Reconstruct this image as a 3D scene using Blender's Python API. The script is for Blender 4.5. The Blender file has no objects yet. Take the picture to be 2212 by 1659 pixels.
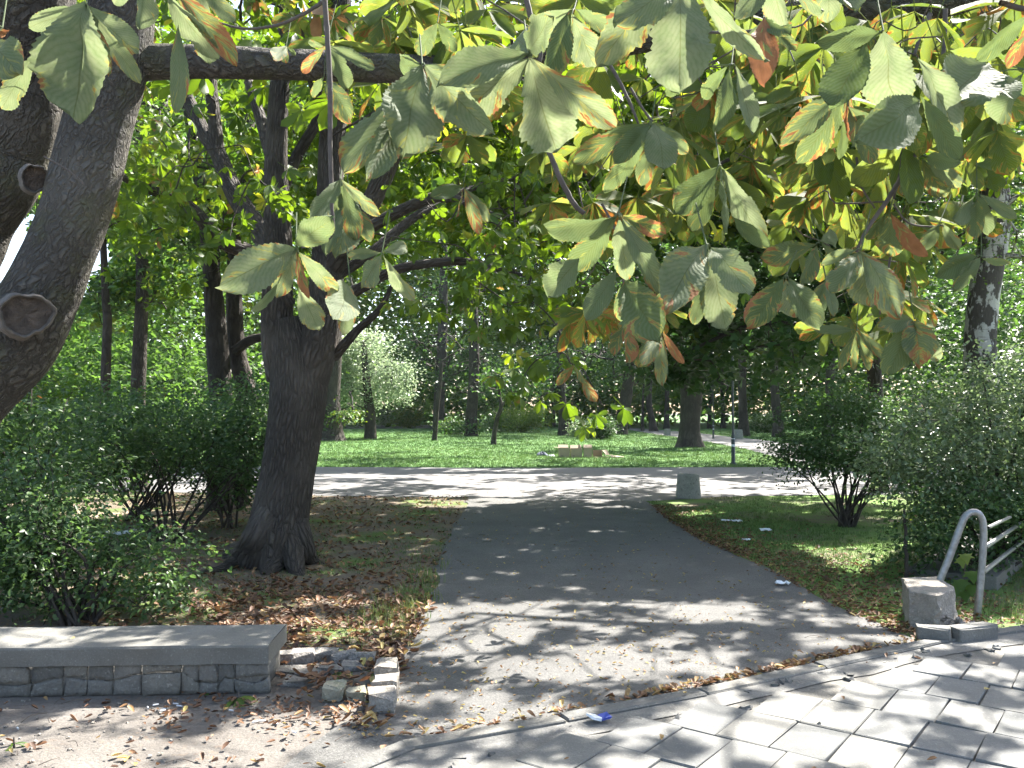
import bpy, math, numpy as np
from mathutils import Vector
rng = np.random.default_rng(7)
scene = bpy.context.scene
R = math.radians
# ------------------------------------------------------------------ camera
F, CX, CY, HOR, EYE = 1840.0, 1106.0, 829.5, 890.0, 1.6      # camera intrinsics in a 2212 x 1659 frame
PITCH = math.atan((HOR - CY) / F)
cd = bpy.data.cameras.new('camera'); cam = bpy.data.objects.new('camera', cd)
scene.collection.objects.link(cam); scene.camera = cam
cam.location = (0, 0, EYE); cam.rotation_euler = (R(90) + PITCH, 0, 0)
cd.sensor_width = 36; cd.lens = 36 * F / 2212; cd.clip_start = 0.05; cd.clip_end = 2000
# ------------------------------------------------------------------ sky, sun, exposure
SUN_EL, SUN_AZ = R(50), R(38)          # azimuth from the view direction towards the right
sdir = np.array([math.cos(SUN_EL) * math.sin(SUN_AZ), math.cos(SUN_EL) * math.cos(SUN_AZ), math.sin(SUN_EL)])
w = bpy.data.worlds.new('World'); scene.world = w; w.use_nodes = True
nt = w.node_tree; bg = nt.nodes['Background']
sky = nt.nodes.new('ShaderNodeTexSky'); sky.sky_type = 'NISHITA'; sky.sun_disc = False
sky.sun_elevation = SUN_EL; sky.sun_rotation = SUN_AZ; sky.air_density = 1.0; sky.dust_density = 2.5; sky.ozone_density = 0.8
nt.links.new(sky.outputs[0], bg.inputs[0]); bg.inputs[1].default_value = 0.105
sl = bpy.data.lights.new('sun', 'SUN'); so = bpy.data.objects.new('sun', sl); scene.collection.objects.link(so)
sl.energy = 5.0; sl.angle = R(0.53); sl.color = (1, 0.955, 0.88)
so.rotation_euler = Vector((-sdir[0], -sdir[1], -sdir[2])).to_track_quat('-Z', 'Y').to_euler()
scene.view_settings.view_transform = 'Standard'; scene.view_settings.look = 'None'
scene.view_settings.exposure = 2.45; scene.view_settings.gamma = 1
scene.render.engine = 'CYCLES'
cy = scene.cycles
cy.max_bounces = 7; cy.diffuse_bounces = 4; cy.glossy_bounces = 2; cy.transmission_bounces = 5; cy.transparent_max_bounces = 4
cy.use_denoising = True; cy.denoiser = 'OPENIMAGEDENOISE'; cy.sample_clamp_indirect = 6; cy.caustics_reflective = False; cy.caustics_refractive = False
cy.use_adaptive_sampling = True; cy.adaptive_threshold = 0.02

# ------------------------------------------------------------------ geometry of the view
cp, sp_ = math.cos(PITCH), math.sin(PITCH)
def ray(px, py):
    u = (px - CX) / F; v = (CY - py) / F
    return np.array([u, cp - v * sp_, sp_ + v * cp])
def P(px, py, d):
    r = ray(px, py); return np.array([0, 0, EYE]) + r * (d / r[1])
def G(px, py, z=0.0):
    r = ray(px, py); return np.array([0, 0, EYE]) + r * ((z - EYE) / r[2])
def proj(p):
    x, y, z = p[:, 0], p[:, 1], p[:, 2] - EYE
    f = y * cp + z * sp_; up = -y * sp_ + z * cp
    f = np.maximum(f, 1e-3)
    return CX + F * x / f, CY - F * up / f
def G2(L): return [tuple(G(*p)[:2]) for p in L]
def unit(a): return a / np.maximum(np.linalg.norm(a, axis=-1, keepdims=True), 1e-9)

_lat = np.random.default_rng(3).random((256, 256))
def vnoise(x, y):
    xi = np.floor(x).astype(int); yi = np.floor(y).astype(int); fx = x - xi; fy = y - yi
    fx = fx * fx * (3 - 2 * fx); fy = fy * fy * (3 - 2 * fy)
    g = lambda a, b: _lat[a % 256, b % 256]
    return (g(xi, yi) * (1 - fx) + g(xi + 1, yi) * fx) * (1 - fy) + (g(xi, yi + 1) * (1 - fx) + g(xi + 1, yi + 1) * fx) * fy
def inpoly(x, y, poly):
    c = np.zeros(len(x), bool); n = len(poly)
    for i in range(n):
        x1, y1 = poly[i]; x2, y2 = poly[(i + 1) % n]
        if y1 == y2: continue
        t = ((y1 > y) != (y2 > y)) & (x < (x2 - x1) * (y - y1) / (y2 - y1) + x1)
        c ^= t
    return c

# ------------------------------------------------------------------ ground layout (plan, metres)
PATH_L = [(1015,1076),(985,1130),(960,1200),(930,1290),(880,1370),(850,1440),(800,1560),(760,1700)]
PATH_R = [(1400,1085),(1440,1120),(1520,1170),(1640,1220),(1760,1285),(1850,1330),(1990,1392)]
KERB = [(-1.5,3.1),(-0.95,3.62),(-0.54,4.12),(0.23,4.48),(1.03,4.90),(1.87,5.38),(2.86,5.95),(3.69,6.30),(5.5,7.1)]
CROSS = [(-60,29.5),(-20,25.9),(-8.2,24.9),(0,24.3),(7.66,24.6),(14,24.2),(60,22),(60,14.5),(20,15.6),(8,16.6),(3.8,16.0),(2.41,15.2),
         (-0.79,16.0),(-3.2,16.1),(-8,17.2),(-20,18.9),(-60,22)]
WIND = G2([(2190,975),(1960,985),(1800,968),(1640,950),(1500,935),(1390,926),(1300,921)]) + G2([(1340,926),(1400,936),(1500,950),(1600,968),(1690,992),(1740,1006),(2190,1008)])
ASPH = [tuple(G(*p)[:2]) for p in PATH_L] + [(0.9,4.85),(1.87,5.38)] + [tuple(G(*p)[:2]) for p in PATH_R[::-1]]
def kerb_y(x): return np.interp(x, [k[0] for k in KERB], [k[1] for k in KERB])

def lit_fraction(x, y):
    """share of ground the sun should reach, by place in the park"""
    px, py = proj(np.stack([x, y, np.zeros_like(x)], 1))
    f = np.full(len(x), 0.25)
    f = np.where(y > 24.6, 0.62, f)
    f = np.where((y > 15.6) & (y <= 24.8), 0.52, f)
    f = np.where((y > 22.0) & (y <= 24.8), 0.10, f)
    mid = (y > 7.2) & (y <= 15.6)
    f = np.where(mid, 0.028, f)
    f = np.where((y > 14.2) & (y <= 15.9), 0.25, f)
    near = y <= 7.2
    f = np.where(near, 0.60, f)
    f = np.where((y > 6.35) & (y <= 7.15) & (px > 900) & (px < 1700), 0.96, f)
    f = np.where(near & (px > 1650) & (y > 6.0), 0.2, f)
    f = np.where(near & (y < kerb_y(x)), 0.68, f)
    f = np.where(near & (px < 600) & (y > 4.85) & (y < 5.6), 0.12, f)
    f = np.where(near & (px < 560) & (y <= 4.85), 0.55, f)
    f = np.where((px < 420) & (y >= 5.4) & (y < 15), 0.26, f)
    f = np.where((x > 3.3) & (y > 5.2) & (y < 10.5), .7, f)
    f = np.where((x > 1.5) & (y > 12.8) & (y < 15.9), .3, f)
    e = ((px - 740) / 170) ** 2 + ((py - 1335) / 46) ** 2
    f = np.where(e < 1, 0.9, f)
    e = ((px - 250) / 130) ** 2 + ((py - 1112) / 20) ** 2
    f = np.where(e < 1, 0.95, f)
    e = ((px - 1300) / 260) ** 2 + ((py - 1180) / 80) ** 2
    f = np.where(e < 1, 0.01, f)
    f = np.where((np.abs(x + 9.5) < 6) & (y > 36) & (y < 56), 1.0, f)
    return f
def sky_gap(p):
    x, y = proj(p); n = vnoise(x / 38 + 3, y / 38)
    a = ((x - 1452) / 62) ** 2 + ((y - 150) / 36) ** 2 < .7 + .6 * n
    b = (((x - 95) / 150) ** 2 + ((y - 560) / 105) ** 2 < 1) & (n > .42)
    c = (((x - 1385) / 40) ** 2 + ((y - 235) / 30) ** 2 < 1) & (n > .5)
    return a | b | c
def sun_reaches(p):
    q = p - sdir * (p[:, 2:3] / sdir[2])
    x, y = q[:, 0], q[:, 1]
    s = np.where(y > 24, 0.30, np.where(y > 14, 0.5, 1.25))
    n = 0.6 * vnoise(x * 1.5 * s + 31, y * 2.0 * s + 7) + 0.4 * vnoise(x * 4.1 * s + 3, y * 4.4 * s + 77)
    # n is roughly bell shaped round .5: turn it into an even 0..1 scale
    k = 0.5 + 0.5 * np.tanh((n - 0.5) / 0.155)
    return k < lit_fraction(x, y)

# ------------------------------------------------------------------ mesh helpers
class MB:
    """collects polygons (any sizes) with uvs and two per-vertex values"""
    def __init__(s): s.V = []; s.Fc = []; s.n = 0; s.UV = []; s.T = []; s.A = []
    def add(s, v, faces, uv=None, tint=None, age=None):
        v = np.asarray(v, float).reshape(-1, 3); m = len(v)
        s.V.append(v)
        for f in (faces if isinstance(faces, list) and len(faces) and isinstance(faces[0], np.ndarray) else [faces]):
            if isinstance(f, np.ndarray): s.Fc.append(f + s.n)
            else:
                for q in f: s.Fc.append(np.array([q]) + s.n)
        s.UV.append(np.zeros((m, 2)) if uv is None else np.asarray(uv, float))
        s.T.append(np.full(m, 0.5) if tint is None else np.broadcast_to(np.asarray(tint, float), (m,)))
        s.A.append(np.zeros(m) if age is None else np.broadcast_to(np.asarray(age, float), (m,)))
        s.n += m
    def mesh(s, name, smooth=True, offset=(0, 0, 0)):
        V = np.concatenate(s.V) - np.asarray(offset); me = bpy.data.meshes.new(name)
        li = np.concatenate([f.ravel() for f in s.Fc]).astype(np.int32)
        tot = np.concatenate([np.full(f.shape[0], f.shape[1]) for f in s.Fc]).astype(np.int32)
        st = np.concatenate([[0], np.cumsum(tot)[:-1]]).astype(np.int32)
        me.vertices.add(len(V)); me.vertices.foreach_set('co', V.astype(np.float32).ravel())
        me.loops.add(len(li)); me.loops.foreach_set('vertex_index', li)
        me.polygons.add(len(tot)); me.polygons.foreach_set('loop_start', st)
        me.polygons.foreach_set('use_smooth', np.full(len(tot), smooth))
        uv = np.concatenate(s.UV)[li].astype(np.float32)
        l = me.uv_layers.new(name='UVMap'); l.data.foreach_set('uv', uv.ravel())
        for nm, a in (('tint', s.T), ('age', s.A)):
            at = me.attributes.new(nm, 'FLOAT', 'POINT'); at.data.foreach_set('value', np.concatenate(a).astype(np.float32))
        me.update(calc_edges=True); me.validate()
        return me

ORG = {}
def empty(name, loc, label, cat, group=None):
    o = bpy.data.objects.new(name, None); scene.collection.objects.link(o); o.location = loc
    o.empty_display_size = 0.2
    o['label'] = label; o['category'] = cat
    if group: o['group'] = group
    ORG[o.name] = np.array(loc, float)
    return o
def put(mb, name, mat, parent=None, smooth=True, label=None, cat=None, group=None, kind=None):
    if mb.n == 0: return None
    off = ORG[parent.name] if parent else np.zeros(3)
    o = bpy.data.objects.new(name, mb.mesh(name, smooth, off)); scene.collection.objects.link(o)
    o.data.materials.append(mat)
    if parent: o.parent = parent; ORG[o.name] = off
    if label: o['label'] = label
    if cat: o['category'] = cat
    if group: o['group'] = group
    if kind: o['kind'] = kind
    return o
def thing(mb, name, mat, label, cat, loc, group=None, smooth=True):
    o = bpy.data.objects.new(name, mb.mesh(name, smooth, np.array(loc, float))); scene.collection.objects.link(o)
    o.location = loc; o.data.materials.append(mat); o['label'] = label; o['category'] = cat
    if group: o['group'] = group
    ORG[o.name] = np.array(loc, float)
    return o

def smooth_path(pts, rad, k=5):
    pts = np.asarray(pts, float); rad = np.asarray(rad, float); n = len(pts)
    if n < 3:
        t = np.linspace(0, 1, k + 1)[:, None]; return pts[0] * (1 - t) + pts[-1] * t, np.linspace(rad[0], rad[-1], k + 1)
    e = np.vstack([2 * pts[0] - pts[1], pts, 2 * pts[-1] - pts[-2]]); o = []; r = []
    for i in range(n - 1):
        p0, p1, p2, p3 = e[i:i + 4]
        for t in np.linspace(0, 1, k, endpoint=False):
            o.append(0.5 * (2 * p1 + (p2 - p0) * t + (2 * p0 - 5 * p1 + 4 * p2 - p3) * t * t + (3 * p1 - p0 - 3 * p2 + p3) * t ** 3))
            r.append(rad[i] * (1 - t) + rad[i + 1] * t)
    o.append(pts[-1]); r.append(rad[-1])
    return np.array(o), np.array(r)
def tube(mb, pts, rad, sides=8, k=5, lump=0.0, flare=None, cap=True, tint=0.5, wob=0.0):
    p, r = smooth_path(pts, rad, k); m = len(p)
    if wob: p = p + rng.normal(0, 1, p.shape) * wob * r[:, None]
    T = unit(np.gradient(p, axis=0)); up = np.array([0.13, 1.0, 0.07])   # seam turned away from the camera
    A = unit(up - T * (T @ up)[:, None]); B = np.cross(T, A)
    th = np.linspace(0, 2 * np.pi, sides + 1)
    L = np.concatenate([[0], np.cumsum(np.linalg.norm(np.diff(p, axis=0), axis=1))])
    rr = r[:, None] * np.ones(sides + 1)
    if lump:
        ph = rng.random(6) * 6.28
        q = th[None, :]; l = L[:, None] / max(r.mean(), .01)
        rr = rr * (1 + lump * (np.sin(2 * q + ph[0] + .35 * l) * .5 + np.sin(3 * q + ph[1] - .22 * l) * .4 + np.sin(5 * q + ph[2] + .15 * l) * .3
                               + np.sin(l * 1.1 + ph[3]) * .25 + np.sin(9 * q + ph[4] + .5 * l) * .12))
    if flare is not None: rr = rr * flare(th[None, :], L[:, None])
    rr[:, -1] = rr[:, 0]
    v = p[:, None, :] + rr[:, :, None] * (np.cos(th)[None, :, None] * A[:, None, :] + np.sin(th)[None, :, None] * B[:, None, :])
    i = np.arange(m - 1)[:, None] * (sides + 1); j = np.arange(sides)[None, :]
    a = (i + j).ravel(); f = np.stack([a, a + 1, a + sides + 2, a + sides + 1], 1)
    uv = np.stack([np.broadcast_to(th[None, :] * r.mean(), (m, sides + 1)), np.broadcast_to(L[:, None], (m, sides + 1))], 2).reshape(-1, 2)
    fl = [f]
    if cap: fl.append(np.array([[(m - 1) * (sides + 1) + q for q in range(sides)]]))
    mb.add(v.reshape(-1, 3), fl, uv, tint)
    return p, r
def box(mb, c, s, rz=0.0, jit=0.0, rx=0.0, ry=0.0, tint=0.5, bev=0.0):
    """a box with chipped (bevelled) corners"""
    s = np.array(s) / 2.0
    if bev:
        v = []
        for sx in (-1, 1):
            for sy in (-1, 1):
                for sz in (-1, 1):
                    k = np.array([sx, sy, sz]) * s
                    for ax in range(3):
                        q = k.copy()
                        for b in range(3):
                            if b != ax: q[b] -= np.sign(k[b]) * bev * (rng.random() * .8 + .4 if jit else 1)
                        v.append(q)
        v = np.array(v); idx = lambda a, b, c_: ((a * 2 + b) * 2 + c_) * 3
        F_ = []
        # corner triangles
        for a in (0, 1):
            for b in (0, 1):
                for c_ in (0, 1):
                    t = idx(a, b, c_); F_.append([t, t + 1, t + 2] if (a + b + c_) % 2 == 1 else [t, t + 2, t + 1])
        # main faces: vertex lying on face axis ax is the one where others were inset
        for ax in range(3):
            for sgn in (0, 1):
                o = [q for q in range(3) if q != ax]; q4 = []
                for (b, c_) in ((0, 0), (1, 0), (1, 1), (0, 1)):
                    k = [0, 0, 0]; k[ax] = sgn; k[o[0]] = b; k[o[1]] = c_
                    q4.append(idx(*k) + ax)
                F_.append(q4 if (sgn == 1) == (ax != 1) else q4[::-1])
        # edge faces
        for ax in range(3):
            o = [q for q in range(3) if q != ax]
            for b in (0, 1):
                for c_ in (0, 1):
                    k0 = [0, 0, 0]; k0[o[0]] = b; k0[o[1]] = c_; k1 = list(k0); k1[ax] = 1
                    q4 = [idx(*k0) + o[0], idx(*k1) + o[0], idx(*k1) + o[1], idx(*k0) + o[1]]
                    F_.append(q4 if (b + c_) % 2 == (0 if ax != 1 else 1) else q4[::-1])
        f = F_
    else:
        v = np.array([[x, y, z] for x in (-1, 1) for y in (-1, 1) for z in (-1, 1)]) * s
        f = [[0, 1, 3, 2], [4, 6, 7, 5], [0, 4, 5, 1], [2, 3, 7, 6], [0, 2, 6, 4], [1, 5, 7, 3]]
    if jit: v = v + rng.normal(0, 1, v.shape) * jit
    cx_, sx_ = math.cos(rx), math.sin(rx); v = v @ np.array([[1, 0, 0], [0, cx_, -sx_], [0, sx_, cx_]]).T
    cy_, sy_ = math.cos(ry), math.sin(ry); v = v @ np.array([[cy_, 0, sy_], [0, 1, 0], [-sy_, 0, cy_]]).T
    cz, sz = math.cos(rz), math.sin(rz); v = v @ np.array([[cz, -sz, 0], [sz, cz, 0], [0, 0, 1]]).T
    mb.add(v + np.array(c), f, v[:, :2], tint)
def sheet(name, poly, z, mat, step=0.35, wig=0.06, label=None):
    """flat polygon with a wandering edge"""
    P0 = np.array(poly, float); out = []
    for i in range(len(P0)):
        a, b = P0[i], P0[(i + 1) % len(P0)]; n = max(1, min(200, int(np.linalg.norm(b - a) / step)))
        for t in np.linspace(0, 1, n, endpoint=False): out.append(a + (b - a) * t)
    out = np.array(out)
    out = out + np.stack([vnoise(out[:, 0] * 2.3, out[:, 1] * 2.3) - .5, vnoise(out[:, 0] * 2.3 + 50, out[:, 1] * 2.3 + 9) - .5], 1) * 2 * wig
    mb = MB(); mb.add(np.c_[out, np.full(len(out), z)], [list(range(len(out)))])
    o = put(mb, name, mat, smooth=False, kind='structure', label=label)
    if o.data.polygons[0].normal.z < 0: o.data.flip_normals()
    return o

# ------------------------------------------------------------------ leaf templates: (verts, faces, uv); x across, y along, z normal
def tpl_leaf():
    v = np.array([[0,0,0],[0,.5,-.04],[0,1,-.12],[-.27,.35,.06],[-.22,.72,.0],[.27,.35,.06],[.22,.72,.0]])
    f = np.array([[0,1,3],[0,5,1]]); g = np.array([[3,1,2,4],[1,5,6,2]])
    return v, [f, g], np.c_[v[:, 0] * 1.8 + .5, v[:, 1]]
def tpl_small():
    v = np.array([[0,0,0],[0,1,-.1],[-.3,.5,.05],[.3,.5,.05]])
    return v, [np.array([[0,1,2],[0,3,1]])], np.c_[v[:, 0] + .5, v[:, 1]]
def tpl_maple():
    a = [(0,0),(.22,.08),(.5,-.02),(.36,.2),(.62,.42),(.3,.45),(.2,.62),(0,1),(-.2,.62),(-.3,.45),(-.62,.42),(-.36,.2),(-.5,-.02),(-.22,.08)]
    v = np.array([(0,.3,.05)] + [(x, y, -.10 * (x * x + (y - .3) ** 2) * 2) for x, y in a]); n = len(a)
    f = np.array([[0, 1 + i, 1 + (i + 1) % n] for i in range(n)])
    return v, [f[:, ::-1]], np.c_[v[:, 0] + .5, v[:, 1]]
def leaflet_rows(vs, wd, fold=.15, droop=.25):
    V = [(0, 0, 0)]; 
    for v, w_ in zip(vs, wd):
        z = -droop * v * v
        V += [(-w_, v, z + fold * w_), (0, v, z - 0.02), (w_, v, z + fold * w_)]
    n = len(vs); V.append((0, 1, -droop)); tip = len(V) - 1
    T = [[0, 2, 1], [0, 3, 2], [tip, 1 + 3 * (n - 1), 2 + 3 * (n - 1)], [tip, 2 + 3 * (n - 1), 3 + 3 * (n - 1)]]; Q = []
    for i in range(n - 1):
        a = 1 + 3 * i; Q += [[a, a + 1, a + 4, a + 3], [a + 1, a + 2, a + 5, a + 4]]
    V = np.array(V, float)
    uv = np.c_[V[:, 0] / (2 * max(wd)) + .5, V[:, 1]]
    return V, [np.array(T), np.array(Q)], uv
def tpl_chestnut(nl=6, seed=1, droop=.35, rows=((.25,.55,.8), (.09,.2,.2))):
    r = np.random.default_rng(seed); V = []; FT = []; FQ = []; UV = []; n = 0
    for k in range(nl):
        a = (k - (nl - 1) / 2) * R(46) + r.normal(0, .12); ln = 1 - .32 * abs(k - (nl - 1) / 2) / (nl / 2) + r.normal(0, .07)
        v, f, uv = leaflet_rows(*rows, fold=.2, droop=droop + r.normal(0, .12))
        v = v * ln; roll = r.normal(0, .35)
        v = v @ np.array([[math.cos(roll), 0, -math.sin(roll)], [0, 1, 0], [math.sin(roll), 0, math.cos(roll)]]).T
        pt = -.35 + r.normal(0, .25)
        v = v @ np.array([[1, 0, 0], [0, math.cos(pt), -math.sin(pt)], [0, math.sin(pt), math.cos(pt)]]).T
        v = v @ np.array([[math.cos(a), math.sin(a), 0], [-math.sin(a), math.cos(a), 0], [0, 0, 1]]).T
        V.append(v); UV.append(uv); FT.append(f[0] + n); FQ.append(f[1] + n); n += len(v)
    pet = np.array([[-.012, 0, 0], [.012, 0, 0], [.01, -.75, .35], [-.01, -.75, .35]])
    V.append(pet); UV.append(np.tile([[.5, .1]], (4, 1))); FQ.append(np.array([[0, 1, 2, 3]]) + n)
    return np.concatenate(V), [np.concatenate(FT), np.concatenate(FQ)], np.concatenate(UV)

def frames(N, up=0.75, tilt=0.5, dirs=None, rg=None):
    """random orientations: leaf normal mostly upward, leaf axis along dirs (or any way) and sagging"""
    rg = rg or rng
    nrm = rg.normal(0, 1, (N, 3)) * tilt; nrm[:, 2] += up; nrm = unit(nrm)
    if dirs is None: a = rg.random(N) * 2 * np.pi; dirs = np.stack([np.cos(a), np.sin(a), np.full(N, -.25)], 1)
    y = unit(dirs - nrm * (dirs * nrm).sum(1, keepdims=True)); x = np.cross(y, nrm)
    return np.stack([x, y, nrm], 2)        # columns
def scatter(mb, tpl, pos, M, size, tint, age=None):
    v, fs, uv = tpl; N = len(pos); m = len(v)
    if N == 0: return
    V = np.einsum('nij,mj->nmi', M, v) * np.asarray(size).reshape(-1, 1, 1) + pos[:, None, :]
    off = (np.arange(N) * m)[:, None, None]
    mb.add(V.reshape(-1, 3), [(f[None] + off).reshape(-1, f.shape[1]) for f in fs], np.tile(uv, (N, 1)), np.repeat(tint, m), np.repeat(age if age is not None else np.zeros(N), m))

# ------------------------------------------------------------------ materials
def nodes(name):
    m = bpy.data.materials.new(name); m.use_nodes = True; n = m.node_tree; n.nodes.clear()
    out = n.nodes.new('ShaderNodeOutputMaterial'); return m, n, out
class N:
    def __init__(s, n): s.n = n
    def __call__(s, t, ins=None, **kw):
        x = s.n.nodes.new('ShaderNode' + t)
        for k, v in kw.items(): setattr(x, k, v)
        for k, v in (ins or {}).items():
            if isinstance(v, bpy.types.NodeSocket): s.n.links.new(v, x.inputs[k])
            else: x.inputs[k].default_value = v
        return x
    def mix(s, f, a, b, mode='MIX'):
        x = s.n.nodes.new('ShaderNodeMix'); x.data_type = 'RGBA'; x.blend_type = mode
        for i, v in ((0, f), (6, a), (7, b)):
            if isinstance(v, bpy.types.NodeSocket): s.n.links.new(v, x.inputs[i])
            else: x.inputs[i].default_value = v if i == 0 else (*v, 1)
        return x.outputs[2]
    def m(s, op, a, b=0.0, clamp=False):
        x = s.n.nodes.new('ShaderNodeMath'); x.operation = op; x.use_clamp = clamp
        for i, v in ((0, a), (1, b)):
            if isinstance(v, bpy.types.NodeSocket): s.n.links.new(v, x.inputs[i])
            else: x.inputs[i].default_value = v
        return x.outputs[0]
    def noise(s, vec, scale, detail=3, rough=.55, dist=0):
        return s('TexNoise', {'Vector': vec, 'Scale': scale, 'Detail': detail, 'Roughness': rough, 'Distortion': dist}).outputs[0]
    def ramp(s, f, stops):
        x = s('ValToRGB', {0: f}); e = x.color_ramp.elements
        while len(e) < len(stops): e.new(.5)
        for i, (p, c) in enumerate(stops): e[i].position = p; e[i].color = (*c, 1) if len(c) == 3 else c
        return x.outputs[0]
    def step(s, f, a, b):
        return s('MapRange', {0: f, 1: a, 2: b, 3: 0.0, 4: 1.0}, clamp=True).outputs[0]

def leaf_mat(name, dark, light, brown=(.30, .12, .04), yellow=None, trans=.42, rough=.45, spec=.4, veins=False, tboost=1.0, blotch=16.0):
    m, n, out = nodes(name); q = N(n)
    tint = q('Attribute', attribute_name='tint').outputs['Fac']; age = q('Attribute', attribute_name='age').outputs['Fac']
    uvn = q('UVMap').outputs[0]; geo = q('NewGeometry')
    pos = geo.outputs['Position']
    if yellow: base = q.ramp(tint, [(0, dark), (.72, light), (1, yellow)])
    else: base = q.mix(tint, dark, light)
    bump = None
    if veins:
        sep = q('SeparateXYZ', {0: uvn}); u = q.m('ABSOLUTE', q.m('SUBTRACT', sep.outputs[0], .5)); v = sep.outputs[1]
        ph = q.m('MULTIPLY', q.m('ADD', q.m('SUBTRACT', v, q.m('MULTIPLY', u, .75)), q.m('MULTIPLY', q.noise(pos, 22, 2), .11)), 15.0)
        tri = q.m('PINGPONG', ph, .5)                       # 0 at a side vein
        side = q.m('SUBTRACT', 1.0, q.step(tri, 0.0, .10)); mid = q.m('SUBTRACT', 1.0, q.step(u, .004, .018))
        base = q.mix(q.m('MULTIPLY', q.step(q.noise(pos, 45, 4, .65), .42, .62), .45), base, (.075,.11,.05))
        base = q.mix(q.m('MULTIPLY', q.step(tri, .10, .5), .10), base, (.24,.27,.20))
        base = q.mix(q.m('MULTIPLY', side, .18), base, (.05,.075,.03))
        base = q.mix(q.m('MULTIPLY', mid, .6), base, (.07,.08,.03))
        h = q.m('SUBTRACT', q.step(tri, 0, .5), q.m('MULTIPLY', mid, 1.5))
        bump = q('Bump', {'Height': h, 'Strength': .28, 'Distance': .0015}).outputs[0]
        edge = q.m('ADD', q.step(u, .22, .55), q.step(v, .55, 1.15))
        vs = q('Mapping', {0: uvn, 3: (1.3, 1.0, 1.0)})
        cmb = q('CombineXYZ', {0: q.m('MULTIPLY', u, 3.0), 1: q.m('ADD', q.m('MULTIPLY', q.m('SUBTRACT', v, q.m('MULTIPLY', u, .75)), 11.0), q.m('MULTIPLY', tint, 57.0)), 2: q.m('MULTIPLY', age, 31.0)})
        sgn = q.m('GREATER_THAN', sep.outputs[0], .5)
        cm2 = q('VectorMath', {0: cmb.outputs[0], 1: q('CombineXYZ', {0: q.m('MULTIPLY', sgn, 9.0)}).outputs[0]}, operation='ADD')
        nz = q.noise(cm2.outputs[0], .62, 3, .6)
        s_ = q.m('ADD', q.m('ADD', nz, q.m('MULTIPLY', edge, .10)), q.m('MULTIPLY', age, .46))
        f = q.step(s_, .845, .885)
        yel = q.m('MULTIPLY', q.step(s_, .78, .86), .65)
        base = q.mix(yel, base, (.26,.25,.07))
    else:
        nz = q.noise(pos, blotch, 2)
        f = q.step(q.m('ADD', nz, age), .98, 1.12)
    br = q.mix(q.noise(pos, 30, 2), tuple(c * .7 for c in brown), tuple(min(1, c * 1.5 + .02) for c in brown))
    base = q.mix(f, base, br)
    bs = q('Bump', {'Height': q.noise(pos, 120, 2), 'Strength': .1, 'Distance': .002}).outputs[0] if bump is None else bump
    pr = q('BsdfPrincipled', {'Base Color': base, 'Roughness': rough, 'Specular IOR Level': spec, 'Normal': bs})
    tc = q('HueSaturation', {'Color': base, 'Saturation': q.m('SUBTRACT', 1.2, q.m('MULTIPLY', f, .12)), 'Value': q.m('SUBTRACT', 1.9 * tboost, q.m('MULTIPLY', f, .95)), 'Hue': .487})
    tr = q('BsdfTranslucent', {'Color': tc.outputs[0]})
    mx = q('MixShader', {0: trans, 1: pr.outputs[0], 2: tr.outputs[0]})
    n.links.new(mx.outputs[0], out.inputs[0]); return m

def bark_mat(name, c1, c2, su=16, sv=4.5, strength=1.0, dist=.03, moss=None, birch=False, wobs=3.0, woba=2.2):
    m, n, out = nodes(name); q = N(n)
    uv = q('UVMap').outputs[0]; pos = q('NewGeometry').outputs['Position']
    wob = q.noise(pos, wobs, 4)
    mp = q('Mapping', {0: uv, 3: (su, sv, 1)}).outputs[0]
    ad = q('VectorMath', {0: mp, 1: q('CombineXYZ', {0: q.m('MULTIPLY', wob, woba), 1: q.m('MULTIPLY', wob, woba * .5)}).outputs[0]}, operation='ADD').outputs[0]
    vo = q('TexVoronoi', {'Vector': ad, 'Scale': 1.0, 'Randomness': 1.0}, feature='DISTANCE_TO_EDGE').outputs[0]
    fine = q.noise(q('Mapping', {0: uv, 3: (su * 4, sv * 3, 1)}).outputs[0], 1.0, 4, .65)
    ridge = q.step(vo, 0.0, .35)
    hgt = q.m('ADD', q.m('MULTIPLY', ridge, .7), q.m('MULTIPLY', fine, .5))
    if birch:
        lent = q.noise(q('Mapping', {0: uv, 3: (5, 42, 1)}).outputs[0], 1.0, 2)
        big = q.noise(q('Mapping', {0: uv, 3: (4.5, 1.9, 1)}).outputs[0], 1.0, 4, .65)
        f = q.m('MAXIMUM', q.step(big, .46, .50), q.m('MULTIPLY', q.step(lent, .6, .66), .7))
        col = q.mix(f, c1, c2)
        col = q.mix(q.m('MULTIPLY', fine, .3), col, (.25, .22, .18))
    else:
        col = q.mix(q.m('MULTIPLY', hgt, .9), c1, c2)
        col = q.mix(q.m('MULTIPLY', q.step(q.noise(pos, 1.7, 4), .45, .7), .5), col, tuple(x * 1.5 for x in c2))
        if moss: col = q.mix(q.m('MULTIPLY', q.step(q.noise(pos, 4.0, 5, .7), .5, .68), .6), col, moss)
    b = q('Bump', {'Height': hgt, 'Strength': strength, 'Distance': dist})
    pr = q('BsdfPrincipled', {'Base Color': col, 'Roughness': .85, 'Specular IOR Level': .25, 'Normal': b.outputs[0]})
    n.links.new(pr.outputs[0], out.inputs[0]); return m

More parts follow.
